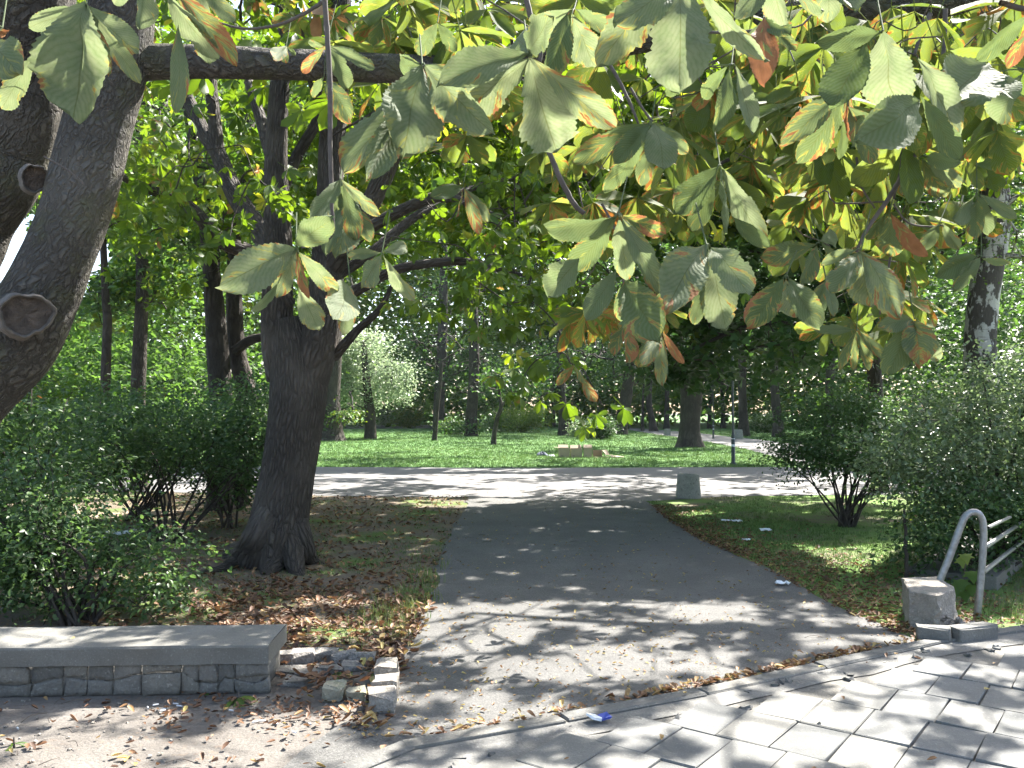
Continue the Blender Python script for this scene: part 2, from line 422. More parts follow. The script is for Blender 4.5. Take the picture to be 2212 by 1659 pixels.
def stone_mat(name, c1, c2, scale=6, speck=140, bump=.3, dist=.01, rough=.85, stain=None, moss=None, sk=.55):
    m, n, out = nodes(name); q = N(n); pos = q('NewGeometry').outputs['Position']
    tint = q('Attribute', attribute_name='tint').outputs['Fac']
    a = q.noise(pos, scale, 5, .6); b = q.noise(pos, speck, 3, .7)
    col = q.mix(q.step(a, .3, .7), c1, c2)
    col = q.mix(q.m('MULTIPLY', q.step(b, .38, .62) if sk > .6 else q.step(b, .3, .75), sk), col, tuple(x * .55 for x in c1))
    col = q.mix(q.m('MULTIPLY', q.step(q.noise(pos, speck * .7, 2), .62, .7), .5), col, tuple(min(.8, x * 1.6) for x in c2))
    col = q.mix(1.0, col, q.ramp(tint, [(0, (.64, .65, .65)), (.5, (.95, .95, .94)), (1, (1.0, .97, .90))]), 'MULTIPLY')
    if stain: col = q.mix(q.m('MULTIPLY', q.step(q.noise(pos, scale * .35, 5, .65), .5, .72), .75), col, stain)
    if moss: col = q.mix(q.m('MULTIPLY', q.step(q.noise(pos, scale * 1.3, 5, .7), .54, .66), .6), col, moss)
    h = q.m('ADD', q.m('MULTIPLY', b, .6), q.noise(pos, scale * 4, 4, .6))
    bp = q('Bump', {'Height': h, 'Strength': bump, 'Distance': dist})
    pr = q('BsdfPrincipled', {'Base Color': col, 'Roughness': rough, 'Specular IOR Level': .3, 'Normal': bp.outputs[0]})
    n.links.new(pr.outputs[0], out.inputs[0]); return m
def plain_mat(name, c, rough=.6, metal=0.0, c2=None, scale=12, bump=0.0, spec=.5):
    m, n, out = nodes(name); q = N(n); pos = q('NewGeometry').outputs['Position']
    nz = q.noise(pos, scale, 4)
    col = q.mix(q.step(nz, .3, .7), c, c2 or tuple(x * .8 for x in c))
    d = {'Base Color': col, 'Roughness': rough, 'Metallic': metal, 'Specular IOR Level': spec}
    if bump: d['Normal'] = q('Bump', {'Height': q.noise(pos, scale * 5, 3), 'Strength': bump, 'Distance': .01}).outputs[0]
    pr = q('BsdfPrincipled', d); n.links.new(pr.outputs[0], out.inputs[0]); return m
def tint_mat(name, stops, rough=.7, trans=0.0, spec=.3):
    m, n, out = nodes(name); q = N(n); pos = q('NewGeometry').outputs['Position']
    tint = q('Attribute', attribute_name='tint').outputs['Fac']
    col = q.ramp(tint, stops)
    col = q.mix(q.m('MULTIPLY', q.noise(pos, 45, 3), .5), col, tuple(x * .5 for x in stops[0][1]))
    pr = q('BsdfPrincipled', {'Base Color': col, 'Roughness': rough, 'Specular IOR Level': spec})
    if trans:
        tr = q('BsdfTranslucent', {'Color': col}); mx = q('MixShader', {0: trans, 1: pr.outputs[0], 2: tr.outputs[0]})
        n.links.new(mx.outputs[0], out.inputs[0])
    else: n.links.new(pr.outputs[0], out.inputs[0])
    return m
def soil_mat(name, soil1, soil2, green, gthr, litter=.5):
    m, n, out = nodes(name); q = N(n); pos = q('NewGeometry').outputs['Position']
    a = q.noise(pos, 2.2, 5, .65); b = q.noise(pos, 55, 4, .7)
    col = q.mix(q.step(a, .3, .7), soil1, soil2)
    col = q.mix(q.m('MULTIPLY', q.step(b, .35, .7), .6), col, tuple(x * .5 for x in soil1))
    sv = q('TexVoronoi', {'Vector': pos, 'Scale': 26.0}); 
    br = q.ramp(sv.outputs['Color'], [(0, (.10, .05, .02)), (.5, (.23, .11, .04)), (1, (.33, .22, .10))])
    lf = q.m('MULTIPLY', q.m('SUBTRACT', 1.0, q.step(sv.outputs['Distance'], .3, .42)), q.step(q.noise(pos, 1.5, 4, .6), .62 - .25 * litter, .75 - .2 * litter))
    col = q.mix(q.m('MULTIPLY', lf, .8 * litter), col, br)
    g = q.m('ADD', q.m('MULTIPLY', q.noise(pos, .9, 4, .6), .6), q.m('MULTIPLY', q.noise(pos, 30, 3, .6), .4))
    gc = q.mix(q.noise(pos, 14, 3), green, tuple(x * 1.7 for x in green))
    col = q.mix(q.step(g, gthr, gthr + .07), col, gc)
    bp = q('Bump', {'Height': q.m('ADD', b, q.m('MULTIPLY', q.noise(pos, 9, 4), 1.5)), 'Strength': .6, 'Distance': .02})
    pr = q('BsdfPrincipled', {'Base Color': col, 'Roughness': .92, 'Specular IOR Level': .15, 'Normal': bp.outputs[0]})
    n.links.new(pr.outputs[0], out.inputs[0]); return m

M = {}
M['near'] = leaf_mat('chestnut_leaf_near', (.065,.09,.034), (.145,.168,.10), brown=(.23,.11,.045), trans=.37, rough=.68, spec=.10, veins=True)
M['chest'] = leaf_mat('chestnut_leaf', (.045,.085,.018), (.10,.155,.03), yellow=(.20,.215,.045), brown=(.25,.14,.05), trans=.46, rough=.5, spec=.3, tboost=1.05, blotch=14)
M['maple'] = leaf_mat('maple_leaf', (.028,.06,.022), (.062,.12,.036), yellow=(.11,.15,.03), trans=.34, rough=.45, spec=.3)
M['bright'] = leaf_mat('bright_leaf', (.04,.085,.022), (.085,.145,.03), yellow=(.15,.19,.045), trans=.46, rough=.5, spec=.25)
M['wood'] = leaf_mat('far_leaf', (.05,.095,.018), (.11,.17,.032), yellow=(.19,.23,.05), trans=.46, rough=.6, spec=.15)
M['wood_dark'] = leaf_mat('far_dark_leaf', (.042,.082,.024), (.085,.15,.042), trans=.46, rough=.6, spec=.12)
M['pale'] = leaf_mat('pale_sunlit_leaf', (.10,.15,.08), (.22,.275,.17), trans=.42, rough=.38, spec=.6)  # pale foliage, lightened further in colour to stand for sun on it
M['dark'] = leaf_mat('dark_leaf', (.035,.07,.026), (.075,.13,.043), trans=.40, rough=.42, spec=.35)
M['bush'] = leaf_mat('shrub_leaf', (.035,.072,.028), (.085,.14,.05), trans=.4, rough=.42, spec=.35)
M['silver'] = leaf_mat('silvery_leaf', (.065,.105,.045), (.145,.195,.10), trans=.36, rough=.33, spec=.6)
M['joint'] = stone_mat('sandy_joint', (.12,.114,.102), (.18,.17,.155), scale=7, speck=90, bump=.7, dist=.01)
M['bark'] = bark_mat('furrowed_bark', (.026,.021,.018), (.105,.09,.076), su=30, sv=6, dist=.05)
M['bark_smooth'] = bark_mat('scaly_bark', (.03,.026,.022), (.13,.118,.10), su=42, sv=20, strength=1.0, dist=.035, wobs=14, woba=5.0, moss=(.12,.125,.05))
M['bark_far'] = bark_mat('dark_bark', (.02,.016,.013), (.06,.05,.042), su=12, sv=3)
M['twig'] = plain_mat('twig_bark', (.10,.08,.065), .8, c2=(.05,.04,.033), scale=30)
M['birch'] = bark_mat('birch_bark', (.42,.41,.385), (.035,.03,.028), birch=True, strength=.5)
M['cut'] = plain_mat('cut_wood', (.035,.025,.018), .7, c2=(.10,.075,.055), scale=26, bump=1.0)
M['callus'] = plain_mat('callus_bark', (.13,.11,.09), .85, c2=(.05,.042,.035), scale=40, bump=.4)
M['asphalt'] = stone_mat('asphalt', (.104,.101,.097), (.165,.161,.155), scale=1.6, speck=95, bump=1.0, dist=.012, sk=.8, stain=(.088,.086,.083), rough=.8)
M['cross'] = stone_mat('old_asphalt', (.13,.125,.125), (.19,.183,.18), scale=1.0, speck=110, bump=.6, dist=.006)
M['slab'] = stone_mat('concrete_slab', (.135,.137,.135), (.195,.194,.188), scale=5, speck=120, bump=.5, dist=.006, stain=(.10,.102,.098))
M['kerb'] = stone_mat('kerb_concrete', (.135,.132,.125), (.205,.20,.19), scale=7, speck=90, bump=.7, dist=.01, stain=(.11,.105,.095))
M['concrete'] = stone_mat('wall_concrete', (.15,.145,.132), (.205,.198,.18), scale=4, speck=120, bump=.6, dist=.008, stain=(.115,.112,.10))
M['masonry'] = stone_mat('rough_stone', (.165,.156,.143), (.235,.225,.205), scale=8, speck=80, bump=.8, dist=.015)
M['bin'] = stone_mat('bin_concrete', (.25,.25,.215), (.33,.32,.28), scale=9, speck=60, bump=.6, dist=.01, moss=(.07,.085,.05))
M['rubble'] = stone_mat('broken_concrete', (.24,.22,.20), (.36,.33,.30), scale=14, speck=60, bump=.9, dist=.02)
M['mossy'] = stone_mat('mossy_brick', (.25,.24,.20), (.33,.32,.26), scale=10, speck=70, bump=.8, dist=.015, moss=(.17,.19,.10))
M['soil'] = soil_mat('bare_soil', (.125,.112,.10), (.195,.18,.163), (.05,.09,.02), .72, .35)
M['verge'] = soil_mat('verge_soil', (.125,.102,.08), (.19,.16,.128), (.07,.105,.027), .515, 1.0)
M['verge2'] = soil_mat('verge_turf', (.125,.105,.075), (.175,.15,.11), (.085,.14,.035), .43, .7)
M['lawn'] = soil_mat('lawn_turf', (.09,.10,.04), (.09,.12,.045), (.06,.115,.035), .25, .15)
M['grass'] = tint_mat('grass_blade', [(0, (.055,.12,.028)), (.6, (.12,.20,.045)), (1, (.25,.28,.08))], .5, .35, .5)
M['litter'] = tint_mat('fallen_leaf', [(0, (.08,.045,.028)), (.35, (.19,.09,.045)), (.65, (.33,.18,.085)), (.85, (.46,.33,.12)), (1, (.55,.45,.15))], .6, .2, .4)
M['card'] = plain_mat('cardboard', (.33,.25,.18), .8, c2=(.27,.21,.15), scale=5)
M['print'] = plain_mat('cardboard_print', (.12,.09,.07), .8)
M['paper'] = plain_mat('paper', (.75,.76,.78), .6, c2=(.6,.62,.66))
M['cloth'] = plain_mat('dark_cloth', (.015,.025,.05), .8, c2=(.07,.09,.14), scale=22)
M['blue'] = plain_mat('blue_print', (.03,.06,.35), .4)
M['steel'] = plain_mat('galvanised_steel', (.30,.305,.31), .45, .7, c2=(.19,.19,.19), scale=25, bump=.15)
M['black'] = plain_mat('black_paint', (.018,.022,.02), .4, c2=(.03,.035,.03))
M['glass'] = plain_mat('opal_glass', (.7,.7,.66), .3)

# ------------------------------------------------------------------ ground
def flat(name, poly, z, mat, **k): return sheet(name, poly, z, mat, **k)
mb = MB(); mb.add([(-600,-60,0),(600,-60,0),(600,900,0),(-600,900,0)], [[0,1,2,3]]); put(mb, 'ground', M['soil'], smooth=False, kind='structure')
flat('lawn', [(-400,31),(-20,25.3),(-8.2,24.4),(0,23.9),(7.66,24.2),(14,23.8),(60,21),(400,21),(400,420),(-400,420)], .004, M['lawn'], step=1.0, wig=.12)
left_verge = [(-30,20.2),(-8,17.3),(-3.2,16.2),(-.79,16.1)] + [tuple(G(*p)[:2]) for p in PATH_L[:5]] + [(-1.0,5.55),(-1.9,5.9),(-3.5,6.3),(-30,6.3)]
flat('left_verge_ground', left_verge, .004, M['verge'], wig=.1)
right_verge = [(30,15.5),(20,15.9),(8,16.9),(3.8,16.3),(2.41,15.4)] + [tuple(G(*p)[:2]) for p in PATH_R] + [(3.2,6.15),(4.2,6.6),(30,20*.4)]
flat('right_verge_ground', right_verge, .004, M['verge2'], wig=.1)
flat('cross_path', CROSS, .012, M['cross'], step=.5, wig=.10)
flat('winding_path', WIND, .010, M['cross'], step=1.0, wig=.2)
flat('far_paving', [(-60,82),(-20,80),(0,86),(6,96),(0,104),(-60,104)], .010, M['cross'], step=3, wig=.3)
ap = [tuple(G(*p)[:2]) for p in PATH_L[:-2]] + [(-.70,4.7),(-.86,4.4),(-.95,4.05),(-1.02,3.75),(-.95,3.58),(-.6,4.0),(.23,4.44),(1.03,4.86),(1.87,5.34),(2.86,5.9)] + [tuple(G(*p)[:2]) for p in PATH_R[::-1]] 
flat('asphalt_path', ap, .016, M['asphalt'], step=.18, wig=.05)
# kerb of cast concrete pieces
mb = MB(); kp = np.array(KERB)
for i in range(len(kp) - 1):
    a, b = kp[i], kp[i + 1]; L_ = np.linalg.norm(b - a); n_ = max(1, round(L_ / .9)); ang = math.atan2(*(b - a)[::-1])
    for j in range(n_):
        c = a + (b - a) * (j + .5) / n_; nrm = np.array([math.sin(ang), -math.cos(ang)]) * .07
        box(mb, (c[0] + nrm[0], c[1] + nrm[1], .0 + rng.normal(0, .003)), (L_ / n_ - .006, .11, .084), ang + rng.normal(0, .008), jit=.002, tint=rng.random(), bev=.012)
put(mb, 'kerb', M['kerb'], smooth=False, kind='structure')
flat('mortar_strip', [(k[0], k[1] - .03) for k in KERB] + [(k[0], k[1] - .34) for k in KERB[::-1]], .026, M['kerb'], step=.15, wig=.035)
flat('concrete_fill', [(-1.3,3.0),(-.9,3.5),(-.5,3.85),(.1,4.1),(.45,4.22),(.95,3.95),(.8,3.4),(.6,2.8)], .031, M['kerb'], step=.15, wig=.03)
# pavement slabs in running bond, with open sandy joints
mb = MB(); th = R(-37); ex = np.array([math.cos(th), math.sin(th)]); ey = np.array([-math.sin(th), math.cos(th)])
LX, LY = .26, .415; o0 = np.array([1.49, 4.31])
for j in range(-22, 22):
    oj = rng.uniform(0, .9)
    for i in range(-36, 40):
        c = o0 + ex * (LX * (i + .5 + oj)) + ey * (LY * (j + .5))
        if c[0] < -2.5 or c[0] > 9 or c[1] < -2: continue
        if c[1] > kerb_y(c[0]) - .44 - .1 * rng.random(): continue
        h = rng.normal(0, .0032)
        box(mb, (c[0], c[1], .012 + h), (LX - .005 - rng.random() * .005, LY - .005 - rng.random() * .005, .06), th + rng.normal(0, .006), jit=.0015, rx=rng.normal(0, .006), ry=rng.normal(0, .006), tint=rng.random(), bev=.005)
put(mb, 'pavement', M['slab'], smooth=False, kind='structure')
# mortar strip between slabs and kerb
o = flat('mortar_bed', [(k[0], k[1] - .10) for k in KERB] + [(9,7.1),(9,-3),(-1.4,-3),(-1.4,3.3)], .020, M['joint'], step=.3, wig=.0)
o['kind'] = 'structure'
mb = MB()
for i in range(26):                       # cobbles and chips set in the gap
    x = rng.uniform(-.6, 5); y = kerb_y(x) - rng.uniform(.2, .48)
    box(mb, (x, y, .022), (rng.uniform(.03, .07), rng.uniform(.03, .05), .03), rng.uniform(0, 3), jit=.008, tint=rng.random() * .5, bev=.012)
put(mb, 'cobble_infill', M['kerb'], smooth=False, kind='structure')

# ------------------------------------------------------------------ branches grown from a limb network to leaf clumps
def grow(mb, starts, clumps, r0=.03, r1=.006, sides=5, sag=.12, maxr=.09):
    """starts: (n,3) nodes on existing limbs; every clump centre gets a branch from the nearest node"""
    nodes_ = [np.array(s) for s in starts]; NN = np.array(nodes_)
    rem = list(range(len(clumps))); C = np.array(clumps)
    d0 = np.array([np.min(((NN - c) ** 2).sum(1)) for c in C]); order = np.argsort(d0)
    for i in order:
        c = C[i]; d = ((NN - c) ** 2).sum(1); j = int(np.argmin(d)); a = NN[j]; L_ = math.sqrt(d[j])
        if L_ < .05: continue
        t = np.linspace(0, 1, 4)[:, None]; pts = a * (1 - t) + c * t
        pts[1:3] += rng.normal(0, .10, (2, 3)) * L_; pts[1:3, 2] += sag * L_
        ra = min(maxr, r1 + (r0 - r1) * min(1.5, L_ / 2.5))
        tube(mb, pts, np.linspace(ra, r1, 4), sides, 3, cap=False)
        NN = np.vstack([NN, pts[1:]])
def clump_leaves(mb, tpl, C, nper, spread, size, flat_=.55, tilt=.5, age=.0, age_v=.15, tint_c=.5, tint_v=.3, cull=True, hang=False, zmin=.25, keep=None):
    N_ = len(C) * nper
    C = np.array(C); idx = np.repeat(np.arange(len(C)), nper)
    rad = np.asarray(spread) * (0.7 + .6 * rng.random(len(C)))
    off = rng.normal(0, 1, (N_, 3)) * (rad[idx] * .5)[:, None]; off[:, 2] *= flat_
    pos = C[idx] + off
    if cull: 
        k = ~sun_reaches(pos) | (rng.random(N_) < .03) | (pos[:, 2] < 1.7)
    else: k = np.ones(N_, bool)
    k &= (pos[:, 2] > zmin) & ~sky_gap(pos)
    if keep is not None: k &= keep(pos)
    pos = pos[k]; off = off[k]; idx = idx[k]; n = len(pos)
    dirs = unit(off + 1e-6) * np.array([1, 1, .3]) + rng.normal(0, .35, (n, 3)); dirs[:, 2] -= .45 if not hang else 1.1
    Mx = frames(n, .8, tilt, dirs)
    ct = rng.normal(0, .15, len(C))
    t = np.clip(tint_c + ct[idx] + rng.normal(0, tint_v * .6, n), 0, 1); a = np.clip(age + rng.normal(0, age_v, n), 0, 1)
    ts = tpl if isinstance(tpl, list) else [tpl]
    w_ = rng.integers(0, len(ts), n); sz = size * rng.uniform(.7, 1.25, n)
    for q, tt in enumerate(ts):
        s = w_ == q; scatter(mb, tt, pos[s], Mx[s], sz[s], t[s], a[s])
    return n
def ellipsoid(c, r, n, shell=.5, bottom=None):
    v = unit(rng.normal(0, 1, (n * 3, 3))); rr = shell + (1 - shell) * rng.random(n * 3) ** .6
    p = np.array(c) + v * rr[:, None] * np.array(r)
    if bottom is not None: p = p[p[:, 2] > bottom]
    sc = 3.2 / max(min(r[0], r[2] * 2), .3); o = rng.random(3) * 90
    v3 = (vnoise(p[:, 0] * sc + o[0], p[:, 1] * sc + o[1]) + vnoise(p[:, 1] * sc + o[1], p[:, 2] * sc * 1.4 + o[2]) + vnoise(p[:, 0] * sc + o[2], p[:, 2] * sc * 1.4 + o[0])) / 3
    k = v3 > np.quantile(v3, .38) if len(p) > 20 else np.ones(len(p), bool)
    return p[k][:n]

def not_before_fork(p):
    x, y = proj(p); return ~((p[:, 1] < 10.2) & (x > 330) & (x < 1180) & (y > 190) & (y < 700))
T_CH = [tpl_chestnut(6, 1), tpl_chestnut(7, 2, .5), tpl_chestnut(5, 3, .2)]
T_MAP, T_LEAF, T_SM = tpl_maple(), tpl_leaf(), tpl_small()

def root_flare(k, h, lobes=5, ph=0.0):
    def f(th, L):
        e = np.exp(-L / h); return 1 + k * e * (.6 + .55 * np.maximum(0, np.sin(lobes * th / 1.0 + ph)) + .2 * np.sin(3 * th + 1))
    return f

# ================================================================== chestnut with the forked trunk left of the path
gB = 'horse chestnut trees round the path'
B0 = (-2.5, 8.98, 0)
chB = empty('chestnut_tree', B0, 'dark furrowed forked chestnut trunk leaning beside the path, nearest whole trunk', 'tree')
D = 8.98
def q_(L, d=D): return [P(x, y, d + (dd[0] if dd else 0)) for x, y, *dd in L]
mb = MB()
wpx = lambda w_, d=D: w_ / F * d / 2
fl = root_flare(.55, .22, 5, .8)
tr = [G(588, 1228, -.12)] + q_([(590,1200),(604,1120),(622,1020),(636,930),(645,840),(642,760),(628,690)])
tube(mb, tr, [wpx(150), wpx(142), wpx(124), wpx(116), wpx(118), wpx(122), wpx(112), wpx(84)], 56, 9, lump=.035, flare=root_flare(.42, .20, 4, .4))
p1, _ = tube(mb, q_([(612,820,.05),(600,740),(598,660),(602,560),(597,440),(597,330),(603,210),(618,80),(630,-80)]), [wpx(x) for x in (70,74,68,60,54,48,44,40,32)], 28, 7, lump=.05)
p2, _ = tube(mb, q_([(668,830),(688,740,-.08),(702,660,-.1),(706,560),(712,450),(716,330),(726,190),(732,40),(740,-100)]), [wpx(x) for x in (80,84,72,64,58,58,54,50,40)], 28, 7, lump=.05)
limbs = [p1, p2]
for rp_, rr_ in [([P(585,1110,8.85), P(556,1165,8.75), G(520,1212,.03), G(478,1234,.0), G(420,1246,-.05)], (.17,.17,.12,.07,.03)),
                 ([P(640,1130,8.9), P(655,1180,8.85), G(678,1216,.0), G(720,1232,-.05)], (.14,.12,.07,.03)),
                 ([P(600,1150,8.75), G(588,1222,.05), G(570,1256,-.05)], (.16,.13,.04)), ([P(625,1160,8.8), G(640,1232,.02), G(655,1256,-.04)], (.13,.09,.03))]:
    tube(mb, rp_, rr_, 16, 6, lump=.06)
for L_, ws in [
    ([(602,560),(560,500,.3),(505,415,.6),(470,330,.9),(440,285,1.1),(400,200,1.4),(360,110,1.8)], (52,48,44,40,36,30,22)),
    ([(470,330,.9),(462,250,1.0),(455,170,1.1),(460,60,1.2)], (34,32,30,24)),
    ([(706,600),(760,510,-.2),(805,430,-.3),(842,345,-.4),(880,240,-.6),(900,120,-.7)], (50,44,42,40,28,20)),
    ([(716,560),(790,500,-.3),(860,458,-.5),(950,424,-.8),(1010,440,-1.1),(1080,470,-1.4)], (30,26,24,22,15,8)),
    ([(720,600),(800,548,.2),(880,480,.5),(960,432,.9),(1040,400,1.3),(1130,380,1.8)], (26,24,22,19,14,8)),
    ([(712,660),(775,625,-.2),(850,585,-.5),(920,570,-.8),(1000,565,-1.0),(1070,580,-1.2),(1150,600,-1.5)], (30,24,20,18,16,12,6)),
    ([(722,770),(770,715,-.2),(820,668,-.3),(850,610,-.3)], (24,18,14,7)),
    ([(597,440),(640,340,.3),(680,270,.4),(712,180,.6)], (30,26,24,18)),
    ([(597,380),(570,280,.4),(545,200,.7),(520,120,1.1),(500,20,1.5)], (30,28,24,20,14)),
    ([(618,660),(560,560,-.3),(480,520,-.6),(400,440,-.8),(300,400,-1.1),(215,350,-1.3)], (44,36,30,24,18,10)),
    ([(716,330),(690,220,-.3),(660,120,-.7),(640,20,-1.1)], (30,26,20,14)),
    ]:
    p, _ = tube(mb, q_(L_), [wpx(x) for x in ws], 14, 5, lump=.04)
    limbs.append(p)
# its crown: compound leaves hanging from a spreading canopy
def canopy_points(n, xr, yr, zf, jit=.35, test=None):
    x = rng.uniform(*xr, n * 2); y = rng.uniform(*yr, n * 2)
    z = zf(x, y) + rng.random(n * 2) ** 1.4 * 2.6
    p = np.c_[x, y, z]
    if test is not None: p = p[test(p)]
    return p[:n]
def zb(x, y):
    """underside of the B canopy: drooping at its rim"""
    r = np.hypot((x + 2.4) / 5.8, (y - 9.2) / 5.2)
    return 4.6 - 1.5 * r ** 2.2 + (vnoise(x * .8 + 9, y * .8) - .5) * 1.4
C = canopy_points(330, (-8.2, 3.4), (4.4, 14.6), zb, test=lambda p: np.hypot((p[:, 0] + 2.4) / 5.8, (p[:, 1] - 9.2) / 5.2) < 1)
# drooping sprays in the middle of the view and towards the left
def spray_line(L, d, n, jit=.22):
    pts = np.array([P(x, y, d) for x, y in L]); t = rng.random(n) * (len(L) - 1); i = np.minimum(t.astype(int), len(L) - 2); f = (t - i)[:, None]
    return pts[i] * (1 - f) + pts[i + 1] * f + rng.normal(0, jit, (n, 3))
sp1 = np.vstack([spray_line([(860,330),(960,420),(1060,500),(1120,600),(1170,700),(1220,800)], 6.6, 30, .2),
                 spray_line([(1000,430),(1080,560),(1150,640)], 7.4, 16, .3), spray_line([(900,380),(1010,430),(1150,430),(1250,470)], 7.6, 20, .28),
                 spray_line([(1010,600),(1060,700),(1080,740)], 7.8, 7, .12)])
sp2 = np.vstack([spray_line([(270,300),(380,380),(470,440),(560,520)], 7.2, 34, .25), spray_line([(250,400),(330,430),(430,470)], 7.6, 14, .25)])
nb = mb; starts = np.vstack(limbs)[::3]
grow(nb, starts, C[::2], .030, .006, 5); grow(nb, starts, np.vstack([sp1[::3], sp2[::3]]), .018, .004, 5)
put(nb, 'trunk', M['bark'], chB)
mb = MB()
clump_leaves(mb, T_CH, C, 10, .75, .17, tilt=.45, age=.05, age_v=.2, tint_c=.5, keep=not_before_fork)
put(mb, 'crown', M['chest'], chB)
mb = MB()
clump_leaves(mb, T_CH, sp1, 6, .35, .125, tilt=.6, age=.10, age_v=.2, tint_c=.5)
clump_leaves(mb, T_CH, sp2, 5, .38, .125, tilt=.5, age=.10, age_v=.18, tint_c=.5)
put(mb, 'hanging_foliage', M['chest'], chB)

# ================================================================== near chestnut, left edge: stems, big limb across the top, near leaves
A0 = (-2.75, 3.3, 0)
chA = empty('chestnut_tree', A0, 'nearest chestnut at the left edge with two sawn-off stubs and a limb across the top', 'tree')
mb = MB(); d = 3.3
def qa(L, d=3.3): return [P(x, y, d + (dd[0] if dd else 0)) for x, y, *dd in L]
wa = lambda w_, d=3.3: w_ / F * d / 2
tube(mb, [np.array([-2.75, 3.3, -.1]), np.array([-2.72, 3.3, .5]), np.array([-2.6, 3.3, 1.05])] + qa([(-190,1000),(-85,855),(25,742),(88,640),(128,550),(160,470),(188,370),(213,270),(238,180),(258,80),(270,-160)]),
     [.30, .26, .24, wa(230), wa(190), wa(185), wa(156), wa(142), wa(140), wa(146), wa(142), wa(138), wa(138), wa(132)], 60, 10, lump=.03, flare=root_flare(.4, .25))
tube(mb, qa([(-260,950,.25),(-190,760,.3),(-130,640,.3),(-75,540,.3),(-48,470,.3),(2,390,.25),(22,330,.25),(48,240,.2),(40,130,.15),(50,20,.1),(60,-200,0)]), [wa(x) for x in (200,180,165,158,160,162,165,168,190,210,200)], 44, 8, lump=.04)
pl, _ = tube(mb, qa([(215,150,.1),(300,136,.05),(420,134),(560,138),(700,142,.1),(850,148,.2),(960,146,.3),(1100,128,.35),(1250,108,.35),(1420,82,.3),(1600,48,.2),(1780,24,.05),(1950,12,-.1),(2060,2,-.2),(2250,-60,-.3)]),
     [wa(x) for x in (90,78,72,68,66,64,62,60,60,58,58,60,62,58,50)], 28, 6, lump=.03)
woodA = mb
def stub(px, py, rx, ry, d, tilt, bulge=.05, parts=True):
    c = P(px, py, d); r = rx / F * d; n = unit(np.array([0, 0, EYE]) - c + np.array([tilt, 0, 0.05])); 
    a = unit(np.cross([0, 0, 1], n)); b = np.cross(n, a); th = np.linspace(0, 2 * np.pi, 41)[:-1]
    wob = 1 + .08 * np.sin(2 * th + 1) + .06 * np.sin(3 * th + px) + .03 * np.sin(7 * th) + rng.normal(0, .018, 40)
    m1 = MB(); V = []; prof = [(1.22, -.13), (1.14, -.04), (1.08, .0), (1.01, .012), (.95, .0), (.90, -.018)]
    for s, h in prof: V.append(c + (np.cos(th) * wob)[:, None] * a * r * s + (np.sin(th) * wob * ry / rx)[:, None] * b * r * s + n * h)
    V = np.concatenate(V); m_ = len(th); f = []
    for i in range(len(prof) - 1):
        j = np.arange(m_); f.append(np.stack([i * m_ + j, i * m_ + (j + 1) % m_, (i + 1) * m_ + (j + 1) % m_, (i + 1) * m_ + j], 1))
    m1.add(V, f); st = put(m1, 'sawn_stub', M['callus'], chA)
    m2 = MB(); V = [c - n * .02]; 
    rings = [.3, .6, .9]
    for s in rings: V += list(c + (np.cos(th) * wob)[:, None] * a * r * s + (np.sin(th) * wob * ry / rx)[:, None] * b * r * s + n * (-.016 + rng.normal(0, .003, (m_, 1))))
    F_ = [np.array([[0, 1 + j, 1 + (j + 1) % m_] for j in range(m_)])]
    for i in range(2):
        j = np.arange(m_); F_.append(np.stack([1 + i * m_ + j, 1 + (i + 1) * m_ + j, 1 + (i + 1) * m_ + (j + 1) % m_, 1 + i * m_ + (j + 1) % m_], 1))
    m2.add(np.array(V), F_); put(m2, 'cut_face', M['cut'], st)
stub(57, 680, 47, 46, 3.03, .25)
stub(76, 386, 24, 30, 3.22, .25)

# --- near leaves, one by one
nearleaf_n = 0
def detailed_leaflet(mb, b, t, width, tone, age, roll=0.0, curl=.12):
    ax = t - b; L_ = np.linalg.norm(ax); y = ax / L_; view = unit(np.array([0, 0, EYE]) - (b + t) / 2)
    x = unit(np.cross(y, view)); n = np.cross(x, y)
    c_, s_ = math.cos(roll), math.sin(roll); x, n = x * c_ + n * s_, n * c_ - x * s_
    nv, nu = 52, 4; v = np.linspace(0, 1, nv + 1); prof = v ** 1.12 * np.maximum(1 - v, 0) ** .55; prof /= prof.max()
    ph0 = rng.random() * 90
    saw = 1 + .11 * ((v * 17) % 1 - .5) * (v > .12) + .04 * np.sin(v * 9 + rng.random() * 6)
    W = width * .5 * prof * saw * (1 - .16 * (vnoise(v * 5 + ph0, v * 0 + ph0) > .72)); W[0] = .004; W[-1] = .002
    u = np.linspace(-1, 1, 2 * nu + 1); U, Vv = np.meshgrid(u, v)
    ph = rng.random() * 6; X = U * W[:, None]; Y = Vv - .06 * np.abs(U) ** 2 * width + .012 * np.sin(9 * Vv + ph) * 0
    o_ = rng.random(2) * 200
    crk = vnoise(U * 1.6 + o_[0], Vv * 3.2 + o_[1]) - .5; crk2 = vnoise(U * 3.5 + o_[1], Vv * 8 + o_[0]) - .5
    Z = (.30 + .25 * math.sin(ph)) * np.abs(X) - curl * Vv ** 2 + .26 * width * crk * np.minimum(1, Vv * 3) + .10 * width * crk2 * np.abs(U) + .10 * math.sin(ph * 2.3) * X * Vv
    X = X + .03 * np.sin(3 * Vv + ph) * Vv
    pts = b + (X[..., None] * x + Y[..., None] * y + Z[..., None] * n) * L_
    m_ = 2 * nu + 1; i = np.arange(nv)[:, None] * m_; j = np.arange(2 * nu)[None]; a = (i + j).ravel()
    mb.add(pts.reshape(-1, 3), [np.stack([a, a + 1, a + m_ + 1, a + m_], 1)], np.stack([U * .5 + .5, Vv], 2).reshape(-1, 2), tone, age)
